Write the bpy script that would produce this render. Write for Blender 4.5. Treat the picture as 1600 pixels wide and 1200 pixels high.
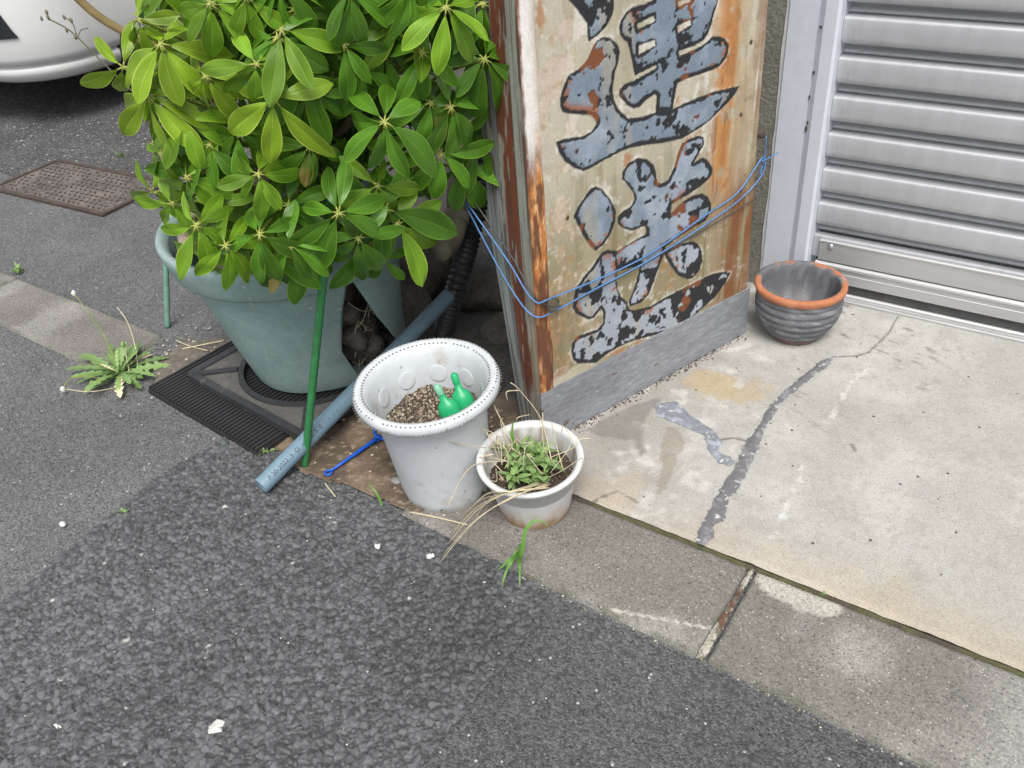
import bpy, bmesh, math, random
import numpy as np
from mathutils import Vector, Matrix
random.seed(7); RNG = np.random.default_rng(7)
S = bpy.context.scene
COL = S.collection
for o in list(bpy.data.objects): bpy.data.objects.remove(o)

# ---------------------------------------------------------------- camera
CAM_H = 1.2
# columns: camera right, up, back in world axes (X along the shutter, Y into the shop, Z up)
RC = np.array([[0.83350323, -0.27228473, 0.48076333], [0.54833437, 0.51448434, -0.65926874], [-0.06783639, 0.81312169, 0.57812744]])
FPX = 1390.0
cd = bpy.data.cameras.new('camera'); cam = bpy.data.objects.new('camera', cd); COL.objects.link(cam)
M4 = np.eye(4); M4[:3, :3] = RC; M4[:3, 3] = (0, 0, CAM_H)
cam.matrix_world = Matrix(M4.tolist())
cd.sensor_width = 36.0; cd.lens = FPX / 1600 * 36.0; cd.clip_end = 500; cd.clip_start = 0.05
S.camera = cam

# ---------------------------------------------------------------- sky, sun, exposure
SUN_EL, SUN_AZ = math.radians(60), math.radians(140)      # azimuth clockwise from +Y
w = bpy.data.worlds.new('World'); S.world = w; w.use_nodes = True
nt = w.node_tree; nt.nodes.clear()
sky = nt.nodes.new('ShaderNodeTexSky'); sky.sky_type = 'NISHITA'; sky.sun_disc = False
sky.sun_elevation = SUN_EL; sky.sun_rotation = SUN_AZ; sky.dust_density = 4.0; sky.air_density = 1.0; sky.ozone_density = 1.0
hs = nt.nodes.new('ShaderNodeHueSaturation'); hs.inputs['Saturation'].default_value = 0.30   # overcast: greyed sky
bg = nt.nodes.new('ShaderNodeBackground'); bg.inputs['Strength'].default_value = 0.13
wo = nt.nodes.new('ShaderNodeOutputWorld')
nt.links.new(sky.outputs[0], hs.inputs['Color']); nt.links.new(hs.outputs[0], bg.inputs['Color']); nt.links.new(bg.outputs[0], wo.inputs['Surface'])
sd_ = bpy.data.lights.new('sun', 'SUN'); sun = bpy.data.objects.new('sun', sd_); COL.objects.link(sun)
sd_.energy = 1.5; sd_.angle = math.radians(26); sd_.color = (1.0, 0.975, 0.94)
sdir = Vector((math.sin(SUN_AZ) * math.cos(SUN_EL), math.cos(SUN_AZ) * math.cos(SUN_EL), math.sin(SUN_EL)))
sun.rotation_euler = (-sdir).to_track_quat('-Z', 'Y').to_euler(); sun.location = (0, 0, 8)
S.view_settings.view_transform = 'Standard'; S.view_settings.look = 'None'
S.view_settings.gamma = 1.0; S.view_settings.exposure = 0.64
S.render.engine = 'CYCLES'; S.render.resolution_x = 1024; S.render.resolution_y = 768

# ---------------------------------------------------------------- helpers
CAMP = np.array([0, 0, CAM_H])
def ray(px, py):
    return RC @ np.array([px - 800, -(py - 600), -FPX])
def G(px, py, z=0.0):                      # measured point on a level at height z
    d = ray(px, py); return CAMP + d * ((z - CAM_H) / d[2])
def at_dist(px, py, t):
    d = ray(px, py); return CAMP + d / np.linalg.norm(d) * t
def on_plane(px, py, p0, n):
    d = ray(px, py); return CAMP + d * (((np.array(p0) - CAMP) @ n) / (d @ n))

def _h(ix, iy, s):
    h = (ix.astype(np.int64) * 374761393 + iy.astype(np.int64) * 668265263 + s * 1274126177) & 0xffffffff
    h = ((h ^ (h >> 13)) * 1274126177) & 0xffffffff
    h = h ^ (h >> 16)
    return (h & 0xffff) / 65535.0
def vn(x, y, s=0):
    ix = np.floor(x); iy = np.floor(y); fx = x - ix; fy = y - iy
    fx = fx * fx * (3 - 2 * fx); fy = fy * fy * (3 - 2 * fy)
    a = _h(ix, iy, s); b = _h(ix + 1, iy, s); c = _h(ix, iy + 1, s); d = _h(ix + 1, iy + 1, s)
    return a + (b - a) * fx + (c - a) * fy + (a - b - c + d) * fx * fy
def fbm(x, y, o=4, s=0, g=0.5):
    t = 0; a = 1; n = 0
    for k in range(o):
        t = t + a * vn(x * 2 ** k + 17.3 * k, y * 2 ** k + 5.1 * k, s + k); n += a; a *= g
    return t / n
def voro(x, y, s=0, jit=0.9):
    ix = np.floor(x); iy = np.floor(y)
    f1 = np.full(x.shape, 9.0); f2 = np.full(x.shape, 9.0); idc = np.zeros(x.shape); dx1 = np.zeros(x.shape); dy1 = np.zeros(x.shape)
    for a in (-1, 0, 1):
        for b in (-1, 0, 1):
            cx = ix + a; cy = iy + b
            px = cx + .5 + jit * (_h(cx, cy, s) - .5); py = cy + .5 + jit * (_h(cx, cy, s + 91) - .5)
            dx = x - px; dy = y - py; d = np.hypot(dx, dy); n1 = d < f1
            f2 = np.where(n1, f1, np.minimum(f2, d))
            idc = np.where(n1, _h(cx, cy, s + 57), idc); dx1 = np.where(n1, dx, dx1); dy1 = np.where(n1, dy, dy1)
            f1 = np.where(n1, d, f1)
    return f1, f2, idc, dx1, dy1
def sdf(x, y, poly):                       # signed distance, negative inside
    P = np.asarray(poly, float); n = len(P)
    d2 = np.full(x.shape, 1e9); ins = np.zeros(x.shape, bool)
    for i in range(n):
        ax, ay = P[i]; bx, by = P[(i + 1) % n]
        ex, ey = bx - ax, by - ay; wx, wy = x - ax, y - ay
        t = np.clip((wx * ex + wy * ey) / (ex * ex + ey * ey + 1e-12), 0, 1)
        d2 = np.minimum(d2, (wx - t * ex) ** 2 + (wy - t * ey) ** 2)
        c = ((ay > y) != (by > y)) & (x < (bx - ax) * (y - ay) / (by - ay + 1e-12) + ax)
        ins ^= c
    d = np.sqrt(d2); return np.where(ins, -d, d)
def sst(a, b, x):
    t = np.clip((x - a) / (b - a), 0, 1); return t * t * (3 - 2 * t)
def mixc(c, col, m):
    return c * (1 - m[..., None]) + np.asarray(col, float) * m[..., None]

def link(name, me, mat=None, parent=None, loc=None, rot=None, smooth=False):
    o = bpy.data.objects.new(name, me); COL.objects.link(o)
    if mat is not None and not me.materials: me.materials.append(mat)
    if parent is not None: o.parent = parent
    if loc is not None: o.location = loc
    if rot is not None: o.rotation_euler = rot
    if smooth and len(me.polygons): me.polygons.foreach_set('use_smooth', [True] * len(me.polygons))
    return o
def mesh(verts, faces, name='m'):
    me = bpy.data.meshes.new(name)
    me.from_pydata([tuple(map(float, v)) for v in verts], [], [tuple(int(i) for i in f) for f in faces]); me.update(); return me
def setcol(me, cols):
    a = me.color_attributes.new('Col', 'FLOAT_COLOR', 'POINT')
    c = np.ones((len(me.vertices), 4), np.float32); c[:, :3] = cols; a.data.foreach_set('color', c.ravel())
def tag(o, label=None, cat=None, group=None, kind=None):
    if label: o['label'] = label
    if cat: o['category'] = cat
    if group: o['group'] = group
    if kind: o['kind'] = kind
    return o
def empty(name, loc, rz=0):
    o = bpy.data.objects.new(name, None); COL.objects.link(o); o.location = tuple(map(float, loc)); o.rotation_euler = (0, 0, rz)
    o.empty_display_size = .05; return o
class MB:
    def __init__(s): s.v = []; s.f = []; s.c = []
    def add(s, V, F, col=None):
        b = len(s.v); s.v += [tuple(map(float, p)) for p in V]; s.f += [tuple(b + i for i in f) for f in F]
        if col is not None: s.c += [tuple(col)] * len(V)
    def box(s, lo, hi, col=None, M=None):
        (a, b, c), (d, e, f) = lo, hi
        V = [(a, b, c), (d, b, c), (d, e, c), (a, e, c), (a, b, f), (d, b, f), (d, e, f), (a, e, f)]
        if M is not None: V = [tuple(M @ Vector(p)) for p in V]
        s.add(V, [(0, 3, 2, 1), (4, 5, 6, 7), (0, 1, 5, 4), (1, 2, 6, 5), (2, 3, 7, 6), (3, 0, 4, 7)], col)
    def tube(s, pts, rad, n=8, col=None, cap=True, flat=1.0):
        P = [Vector(p) for p in pts]; m = len(P); b = len(s.v)
        rads = rad if hasattr(rad, '__len__') else [rad] * m
        T = [(P[min(i + 1, m - 1)] - P[max(i - 1, 0)]).normalized() for i in range(m)]
        u = T[0].orthogonal().normalized(); V = []
        for i in range(m):
            u = (u - T[i] * u.dot(T[i])).normalized(); w_ = T[i].cross(u)
            for k in range(n):
                a = 2 * math.pi * k / n; V.append(P[i] + (u * math.cos(a) + w_ * math.sin(a) * flat) * rads[i])
        F = [(i * n + k, i * n + (k + 1) % n, (i + 1) * n + (k + 1) % n, (i + 1) * n + k) for i in range(m - 1) for k in range(n)]
        if cap: F += [tuple(range(n - 1, -1, -1)), tuple((m - 1) * n + k for k in range(n))]
        s.add(V, F, col)
    def blob(s, c, r, seed=0, n=2, amp=.25, sq=(1, 1, 1), col=None):
        bm = bmesh.new(); bmesh.ops.create_icosphere(bm, subdivisions=n, radius=1)
        rs = np.random.default_rng(seed); ph = rs.uniform(0, 6, 6); fr = rs.uniform(1.2, 3.2, 6)
        V = []
        for v in bm.verts:
            p = v.co; k = 1 + amp * (math.sin(p.x * fr[0] + ph[0]) * math.sin(p.y * fr[1] + ph[1]) + .6 * math.sin(p.z * fr[2] * 1.7 + ph[2]) * math.cos(p.x * fr[3] * 2 + ph[3]))
            V.append((c[0] + p.x * r * k * sq[0], c[1] + p.y * r * k * sq[1], c[2] + p.z * r * k * sq[2]))
        F = [tuple(v.index for v in f.verts) for f in bm.faces]; bm.free(); s.add(V, F, col)
    def build(s, name, mat, parent=None, smooth=False, loc=None, rot=None):
        me = mesh(s.v, s.f, name)
        if s.c and len(s.c) == len(s.v): setcol(me, np.array(s.c))
        return link(name, me, mat, parent, loc, rot, smooth)
def lathe(prof, n=64, rfun=None, closed=False):
    V = []; F = []; m = len(prof)
    for i, (r, z) in enumerate(prof):
        for k in range(n):
            a = 2 * math.pi * k / n; rr = r if rfun is None else rfun(r, z, a); V.append((rr * math.cos(a), rr * math.sin(a), z))
    for i in range(m - 1):
        for k in range(n): F.append((i * n + k, i * n + (k + 1) % n, (i + 1) * n + (k + 1) % n, (i + 1) * n + k))
    return V, F
def curvepts(ctrl, n=8):
    P = [Vector(p) for p in ctrl]; out = []
    for i in range(len(P) - 1):
        p0 = P[max(i - 1, 0)]; p1 = P[i]; p2 = P[i + 1]; p3 = P[min(i + 2, len(P) - 1)]
        for k in range(n):
            t = k / n; out.append(.5 * ((2 * p1) + (p2 - p0) * t + (2 * p0 - 5 * p1 + 4 * p2 - p3) * t * t + (3 * p1 - p0 - 3 * p2 + p3) * t ** 3))
    out.append(P[-1]); return out
def gridmesh(x, y, z, keep=None, name='g'):  # x,y,z arrays [ny,nx]; keep [ny-1,nx-1]
    ny, nx = x.shape; idx = np.arange(ny * nx).reshape(ny, nx)
    q = np.stack([idx[:-1, :-1], idx[:-1, 1:], idx[1:, 1:], idx[1:, :-1]], -1).reshape(-1, 4)
    if keep is not None: q = q[keep.ravel()]
    used = np.unique(q); rm = np.full(ny * nx, -1); rm[used] = np.arange(len(used)); q = rm[q]
    V = np.stack([x.ravel(), y.ravel(), z.ravel()], -1)[used].astype(np.float32)
    me = bpy.data.meshes.new(name); me.vertices.add(len(V)); me.vertices.foreach_set('co', V.ravel())
    me.loops.add(q.size); me.loops.foreach_set('vertex_index', q.ravel().astype(np.int32))
    me.polygons.add(len(q)); me.polygons.foreach_set('loop_start', np.arange(0, q.size, 4, dtype=np.int32))
    me.polygons.foreach_set('loop_total', np.full(len(q), 4, np.int32)); me.update(calc_edges=True)
    me.polygons.foreach_set('use_smooth', [True] * len(q)); return me, used
def gridsheet(name, x0, x1, y0, y1, step, zf, cf, mat, keepf=None, warp=None):
    nx = int((x1 - x0) / step) + 1; ny = int((y1 - y0) / step) + 1
    x, y = np.meshgrid(np.linspace(x0, x1, nx), np.linspace(y0, y1, ny))
    if warp is not None: y = y + warp(x)
    z = zf(x, y); c = cf(x, y)
    keep = None
    if keepf is not None:
        k = keepf(x, y); keep = k[:-1, :-1] & k[1:, :-1] & k[:-1, 1:] & k[1:, 1:]
    me, used = gridmesh(x, y, z, keep, name); setcol(me, c.reshape(-1, 3)[used]); return link(name, me, mat)

# ---------------------------------------------------------------- materials
def mat(name, col=(.5, .5, .5), rough=.6, metal=0, attr=False, noise=None, noise2=None, bump=None, bump2=None, spec=.5, coat=0, rnd=0, transl=0, speck=None, sss=0, stretch=None, cells=None, dirt=None):
    m = bpy.data.materials.new(name); m.use_nodes = True; t = m.node_tree; N = t.nodes; L = t.links
    b = N['Principled BSDF']; b.inputs['Roughness'].default_value = rough; b.inputs['Metallic'].default_value = metal
    b.inputs['Specular IOR Level'].default_value = spec; b.inputs['Coat Weight'].default_value = coat
    tc = N.new('ShaderNodeTexCoord'); vec = tc.outputs['Object']
    if stretch:
        mp = N.new('ShaderNodeMapping'); mp.inputs['Scale'].default_value = stretch; L.new(vec, mp.inputs['Vector']); vec = mp.outputs[0]
    if attr: a = N.new('ShaderNodeVertexColor'); a.layer_name = 'Col'; c = a.outputs['Color']
    else: a = N.new('ShaderNodeRGB'); a.outputs[0].default_value = (*col, 1); c = a.outputs[0]
    def mul(c, fac_socket, lo, hi):
        mr = N.new('ShaderNodeMapRange'); mr.inputs['From Min'].default_value = .3; mr.inputs['From Max'].default_value = .7
        mr.inputs['To Min'].default_value = lo; mr.inputs['To Max'].default_value = hi; L.new(fac_socket, mr.inputs['Value'])
        vm = N.new('ShaderNodeVectorMath'); vm.operation = 'SCALE'; L.new(c, vm.inputs[0]); L.new(mr.outputs[0], vm.inputs['Scale']); return vm.outputs[0]
    for nz in (noise, noise2):
        if nz:
            n = N.new('ShaderNodeTexNoise'); n.inputs['Scale'].default_value = nz[0]; n.inputs['Detail'].default_value = 6; n.inputs['Roughness'].default_value = .65
            L.new(vec, n.inputs['Vector']); c = mul(c, n.outputs['Fac'], 1 - nz[1], 1 + nz[1])
    for dt in (dirt or []):                # (scale, threshold, colour, amount): smears and stains with a ragged outline
        n = N.new('ShaderNodeTexNoise'); n.inputs['Scale'].default_value = dt[0]; n.inputs['Detail'].default_value = 9; n.inputs['Roughness'].default_value = .68; L.new(vec, n.inputs['Vector'])
        mr = N.new('ShaderNodeMapRange'); mr.inputs['From Min'].default_value = dt[1]; mr.inputs['From Max'].default_value = dt[1] + .07; mr.inputs['To Max'].default_value = dt[3]; L.new(n.outputs['Fac'], mr.inputs['Value'])
        mx = N.new('ShaderNodeMix'); mx.data_type = 'RGBA'; L.new(mr.outputs[0], mx.inputs['Factor']); L.new(c, mx.inputs[6]); mx.inputs[7].default_value = (*dt[2], 1); c = mx.outputs[2]
    cellh = None
    if cells:
        v = N.new('ShaderNodeTexVoronoi'); v.inputs['Scale'].default_value = cells[0]; L.new(vec, v.inputs['Vector']); sx = N.new('ShaderNodeSeparateColor'); L.new(v.outputs['Color'], sx.inputs[0])
        mr = N.new('ShaderNodeMapRange'); mr.inputs['To Min'].default_value = 1 - cells[1]; mr.inputs['To Max'].default_value = 1 + cells[1]; L.new(sx.outputs[0], mr.inputs['Value'])
        vm = N.new('ShaderNodeVectorMath'); vm.operation = 'SCALE'; L.new(c, vm.inputs[0]); L.new(mr.outputs[0], vm.inputs['Scale']); c = vm.outputs[0]; cellh = v.outputs['Distance']
    for sp in (speck or []):               # (scale, threshold, colour): small grains of another colour
        v = N.new('ShaderNodeTexVoronoi'); v.inputs['Scale'].default_value = sp[0]; L.new(vec, v.inputs['Vector'])
        sx = N.new('ShaderNodeSeparateColor'); L.new(v.outputs['Color'], sx.inputs[0])
        g1 = N.new('ShaderNodeMath'); g1.operation = 'LESS_THAN'; g1.inputs[1].default_value = sp[1]; L.new(sx.outputs[0], g1.inputs[0])
        g2 = N.new('ShaderNodeMath'); g2.operation = 'LESS_THAN'; g2.inputs[1].default_value = .38; L.new(v.outputs['Distance'], g2.inputs[0])
        g3 = N.new('ShaderNodeMath'); g3.operation = 'MULTIPLY'; L.new(g1.outputs[0], g3.inputs[0]); L.new(g2.outputs[0], g3.inputs[1])
        mx = N.new('ShaderNodeMix'); mx.data_type = 'RGBA'; L.new(g3.outputs[0], mx.inputs['Factor']); L.new(c, mx.inputs[6]); mx.inputs[7].default_value = (*sp[2], 1); c = mx.outputs[2]
    if rnd:
        oi = N.new('ShaderNodeObjectInfo'); mr = N.new('ShaderNodeMapRange'); mr.inputs['To Min'].default_value = 1 - rnd; mr.inputs['To Max'].default_value = 1 + rnd; L.new(oi.outputs['Random'], mr.inputs['Value'])
        vm = N.new('ShaderNodeVectorMath'); vm.operation = 'SCALE'; L.new(c, vm.inputs[0]); L.new(mr.outputs[0], vm.inputs['Scale']); c = vm.outputs[0]
    L.new(c, b.inputs['Base Color'])
    prev = None
    for bp in (bump, bump2):
        if bp:
            n = N.new('ShaderNodeTexNoise'); n.inputs['Scale'].default_value = bp[0]; n.inputs['Detail'].default_value = 5; L.new(vec, n.inputs['Vector'])
            q = N.new('ShaderNodeBump'); q.inputs['Strength'].default_value = bp[1]; q.inputs['Distance'].default_value = bp[2]; L.new(n.outputs['Fac'], q.inputs['Height'])
            if prev is not None: L.new(prev, q.inputs['Normal'])
            prev = q.outputs[0]
    if cellh is not None:
        q = N.new('ShaderNodeBump'); q.invert = True; q.inputs['Strength'].default_value = cells[2]; q.inputs['Distance'].default_value = .6 / cells[0]; L.new(cellh, q.inputs['Height'])
        if prev is not None: L.new(prev, q.inputs['Normal'])
        prev = q.outputs[0]
    if prev is not None: L.new(prev, b.inputs['Normal'])
    if sss: b.inputs['Subsurface Weight'].default_value = sss; b.inputs['Subsurface Radius'].default_value = (.01, .01, .01)
    if transl:
        tr = N.new('ShaderNodeBsdfTranslucent'); L.new(c, tr.inputs['Color'])
        ms = N.new('ShaderNodeMixShader'); ms.inputs[0].default_value = transl; L.new(b.outputs[0], ms.inputs[1]); L.new(tr.outputs[0], ms.inputs[2])
        L.new(ms.outputs[0], N['Material Output'].inputs['Surface'])
    return m
M = {}
M['road'] = mat('road_asphalt', (.128, .129, .132), .9, noise=(2.2, .22), dirt=[(1.6, .54, (.155, .152, .145), .5), (9, .60, (.09, .09, .09), .4)], noise2=(260, .55), bump=(330, .8, .002), bump2=(90, .4, .002), speck=[(300, .07, (.03, .03, .03)), (150, .012, (.42, .41, .38)), (420, .03, (.3, .3, .29))], spec=.3, cells=(210, .34, .7))
M['patch'] = mat('patch_asphalt', rough=.62, attr=True, noise=(420, .35), bump=(500, .5, .001), spec=.5)
M['kerb'] = mat('kerb_concrete', rough=.9, attr=True, noise=(7, .12), noise2=(300, .30), cells=(330, .22, .3), bump=(380, .6, .0015), speck=[(330, .06, (.06, .055, .05)), (260, .04, (.42, .41, .38))], spec=.25)
M['slab'] = mat('slab_concrete', rough=.88, attr=True, noise=(9, .1), noise2=(340, .22), bump=(300, .45, .0012), speck=[(420, .05, (.16, .15, .13)), (130, .004, (.08, .075, .07))], spec=.25)
M['seal'] = mat('grey_crack_sealant', rough=.6, attr=True, noise=(120, .2), bump=(160, .5, .001))
M['soil'] = mat('soil', rough=.95, attr=True, noise=(60, .25), noise2=(400, .35), bump=(260, .8, .002), spec=.15)
M['sign'] = mat('weathered_sign_paint', rough=.6, spec=.22, attr=True, noise=(40, .08), noise2=(260, .14), bump=(180, .35, .0006), bump2=(14, .25, .003))
M['flash'] = mat('galvanised_flashing', (.25, .262, .285), .55, .15, noise=(5, .22), noise2=(40, .22), bump=(9, .5, .006), bump2=(60, .3, .001), stretch=(1, 1, 4), speck=[(60, .02, (.42, .44, .47)), (45, .012, (.14, .08, .05))])
M['alu'] = mat('aluminium_slat', (.47, .48, .50), .46, .35, noise=(3, .08), noise2=(30, .07), stretch=(1, 1, .18), bump=(5, .12, .004), dirt=[(16, .58, (.36, .36, .35), .5), (60, .64, (.28, .27, .25), .5)])
M['alu2'] = mat('brushed_aluminium', (.52, .52, .515), .45, .55, noise=(6, .07), stretch=(.2, 1, 4), dirt=[(10, .56, (.33, .32, .30), .5)])
M['jamb'] = mat('jamb_metal', (.60, .63, .69), .5, .1, noise=(4, .05), noise2=(30, .05), dirt=[(6, .58, (.42, .42, .42), .4), (50, .66, (.25, .22, .19), .6)])
M['wall'] = mat('mortar_wall', (.19, .18, .15), .95, noise=(8, .25), noise2=(120, .3), bump=(150, .9, .003), spec=.2)
M['caulk'] = mat('wall_white_edge', (.55, .55, .55), .8, noise=(30, .2))
M['dark'] = mat('dark_gap', (.02, .02, .02), .9)
M['teal'] = mat('teal_plastic', (.245, .345, .335), .6, attr=False, noise=(6, .16), noise2=(70, .10), bump=(90, .15, .001), speck=[(90, .02, (.36, .45, .43)), (240, .03, (.16, .2, .19))], dirt=[(5, .54, (.34, .42, .40), .45), (14, .60, (.22, .22, .19), .5), (60, .64, (.40, .45, .42), .5)])
M['white'] = mat('white_plastic', (.63, .665, .69), .42, noise=(7, .07), noise2=(50, .05), transl=.12, speck=[(120, .012, (.42, .40, .36))], dirt=[(9, .56, (.50, .46, .39), .55), (38, .62, (.36, .32, .26), .6)])
M['dots'] = mat('rim_grey_print', (.16, .16, .15), .6)
M['wpot'] = mat('pale_pot_plastic', rough=.45, attr=True, noise=(18, .06), noise2=(90, .06), transl=.1)
M['terra'] = mat('painted_terracotta', rough=.85, attr=True, noise=(25, .12), noise2=(180, .16), bump=(140, .5, .001))
M['leaf'] = mat('leaf', rough=.36, attr=True, rnd=.30, dirt=[(2.2, .66, (.30, .33, .05), .7), (7, .70, (.30, .22, .07), .8)], noise=(25, .10), transl=.28, spec=.38, speck=[(5, .012, (.24, .17, .05))])
M['twig'] = mat('green_stem', (.24, .27, .06), .5, noise=(40, .15))
M['bark'] = mat('woody_stem', (.16, .12, .075), .9, noise=(40, .3), bump=(60, .6, .003))
M['bplast'] = mat('black_plastic', (.035, .036, .038), .6, noise=(12, .4), noise2=(80, .25), speck=[(60, .05, (.10, .095, .085))])
M['dusty'] = mat('dusty_black_plastic', (.11, .105, .095), .85, noise=(14, .3), noise2=(110, .2))
M['rubber'] = mat('black_rubber', (.022, .022, .024), .7, noise=(20, .35))
M['pvc'] = mat('blue_grey_pvc', (.17, .26, .33), .45, noise=(12, .10), noise2=(90, .08), dirt=[(22, .60, (.27, .31, .33), .5), (60, .64, (.16, .15, .13), .5)])
M['print'] = mat('pipe_print', (.025, .03, .04), .6)
M['stake'] = mat('green_stake', (.03, .17, .055), .4, noise=(40, .2), bump=(130, .4, .001))
M['stake2'] = mat('faded_stake', (.16, .32, .24), .5, noise=(30, .2))
M['bluep'] = mat('blue_plastic', (.01, .10, .55), .35)
M['wire'] = mat('blue_wire', (.085, .20, .42), .45, noise=(60, .2))
M['gwire'] = mat('grey_wire', (.06, .06, .06), .5)
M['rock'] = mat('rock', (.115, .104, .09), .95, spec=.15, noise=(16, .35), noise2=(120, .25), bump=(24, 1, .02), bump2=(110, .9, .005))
M['pebble'] = mat('pebble', (.30, .29, .27), .7, rnd=.4, noise=(60, .2))
M['beige'] = mat('beige_pipe', (.25, .22, .16), .6, noise=(15, .2))
M['straw'] = mat('dry_straw', (.56, .49, .33), .7, noise=(80, .2), rnd=.2)
M['grass'] = mat('grass_blade', (.13, .30, .05), .45, noise=(40, .2), rnd=.25, transl=.3)
M['weed'] = mat('weed_leaf', (.23, .36, .12), .6, noise=(30, .2), rnd=.3, transl=.25)
M['green'] = mat('green_ampoule', (.03, .50, .20), .3, transl=.3)
M['iron'] = mat('rusty_iron', (.085, .062, .05), .7, .3, noise=(20, .3), noise2=(120, .3), bump=(160, .5, .001))
M['ironin'] = mat('cover_infill', (.115, .10, .088), .9, noise=(9, .5), noise2=(160, .45), speck=[(120, .08, (.26, .25, .23))], bump=(200, .6, .002))
M['paint'] = mat('white_car_paint', (.68, .69, .68), .25, coat=.5, noise=(3, .02))
M['glass'] = mat('car_glass', (.02, .024, .028), .08, spec=.6)
M['lens'] = mat('lamp_lens', (.30, .34, .38), .15, noise=(30, .4))
M['tyre'] = mat('tyre', (.02, .02, .02), .85)
M['rim'] = mat('wheel_rim', (.4, .4, .41), .35, .8)
M['crumb'] = mat('pale_crumb', (.62, .61, .57), .8, rnd=.2)
M['steel'] = mat('screw_steel', (.5, .5, .5), .35, .9)
M['whitefluff'] = mat('seed_head', (.7, .69, .62), .9)
M['bud'] = mat('dry_bud', (.16, .15, .10), .8)
M['grit'] = mat('potting_grit', attr=True, rough=.9)

Z_PATCH, Z_KERB, Z_SLAB = .004, .012, .016

# ---------------------------------------------------------------- ground
me = mesh([(-60, -60, 0), (60, -60, 0), (60, 80, 0), (-60, 80, 0)], [(0, 1, 2, 3)]); tag(link('ground', me, M['road']), kind='structure')

# coarse patched asphalt: chippings as real relief
def patch_h(x, y):
    wx = x + .003 * (fbm(x * 90, y * 90, 2, 3) - .5); wy = y + .003 * (fbm(x * 90, y * 90, 2, 8) - .5)
    f1, f2, i, dx, dy = voro(wx / .0118, wy / .0118, 5, 1.0)
    g1, g2, j, ex, ey = voro(wx / .0062, wy / .0062, 15, 1.0)
    big = (i + .35 * (fbm(x * 12, y * 12, 3, 40) - .5) > .42).astype(float) * sst(.02, .10, f2 - f1)
    eb = sst(.03, .20, f2 - f1); es = sst(.0, .22, g2 - g1); a = i * 44.; b = j * 44.
    hb = eb * (.0032 + .0020 * ((i * 13.7) % 1)) + eb * .0050 * (dx * np.cos(a) + dy * np.sin(a))
    hs_ = es * (.0014 + .0018 * ((j * 13.7) % 1)) + es * .0026 * (ex * np.cos(b) + ey * np.sin(b))
    h = hb * big + hs_ * (1 - big)
    e = eb * big + es * (1 - big); idx = np.where(big > .5, (i * 7.31) % 1, j)
    return h, idx, j, e, 1 - big
def patch_z(x, y):
    h, i, j, e, f = patch_h(x, y); lo = sst(0, .05, -sdf(x, y, PATCH))
    return Z_PATCH + h * (.6 + .4 * lo) + .004 * (fbm(x * 5, y * 5, 3, 9) - .4) * lo
def patch_c(x, y):
    h, i, j, e, f = patch_h(x, y)
    v = (.066 + .085 * i ** 1.8) * (.36 + .64 * e)
    v = v * (.75 + .5 * fbm(x * 4, y * 4, 3, 22))
    wet = sst(.16, .05, np.hypot((x + .70) / 1.0, (y - .72) / 1.3)) * .2          # oily dark blot
    v = v * (1 - wet)
    c = np.stack([v * .98, v * 1.0, v * 1.05], -1)
    return mixc(c, (.42, .41, .38), ((i * 91.7) % 1 > .9985).astype(float) * e)
PATCH = [(-1.432, -.35), (-1.440, .341), (-1.458, .518), (-1.475, .726), (-1.46, .87), (-1.39, .925), (-1.22, .91), (-1.066, .912), (-.94, .91), (-.81, .905), (-.69, .888), (-.598, .873), (-.57, .80), (-.575, .68), (-.582, .497), (-.60, -.35)]
def patch_keep(x, y): return sdf(x, y, PATCH) + .010 * (fbm(x * 70, y * 70, 3, 31) - .5) + .05 * sst(.80, .88, y) * (fbm(x * 20, y * 20, 3, 33) - .45) < 0
tag(gridsheet('asphalt_patch', -1.50, -.55, .02, .94, .0022, patch_z, patch_c, M['patch'], patch_keep), kind='structure')

# darker newer asphalt between the patch and the kerb, and the pale-chipped yard surface beyond the kerb
M['road2'] = mat('new_asphalt', (.092, .092, .095), .9, noise=(3, .2), noise2=(260, .5), bump=(330, .8, .002), speck=[(300, .07, (.025, .025, .025)), (150, .012, (.42, .41, .38)), (420, .03, (.26, .26, .25))], spec=.3, cells=(240, .40, .9))
me = mesh([(-.60, -3, .002), (3.5, -3, .002), (3.5, .76, .002), (-.60, .876, .002)], [(0, 1, 2, 3)]); tag(link('asphalt_strip', me, M['road2']), kind='structure')
M['yard'] = mat('yard_asphalt', (.088, .088, .088), .9, noise=(3, .3), noise2=(200, .5), bump=(250, .8, .003), speck=[(95, .10, (.30, .295, .28)), (160, .10, (.24, .235, .22)), (230, .08, (.03, .03, .03)), (70, .03, (.42, .41, .39))], spec=.3, cells=(110, .35, .8))
xs_ = np.linspace(-14, -1.6, 260); V = []
for x in xs_: V += [(x, 1.56 + .16 * float(fbm(np.array([x * 3.]), np.array([2.]), 4, 90)[0]), .004), (x, 12, .004)]
me = mesh(V, [(2 * i, 2 * i + 2, 2 * i + 3, 2 * i + 1) for i in range(259)]); tag(link('yard', me, M['yard']), kind='structure')

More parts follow.
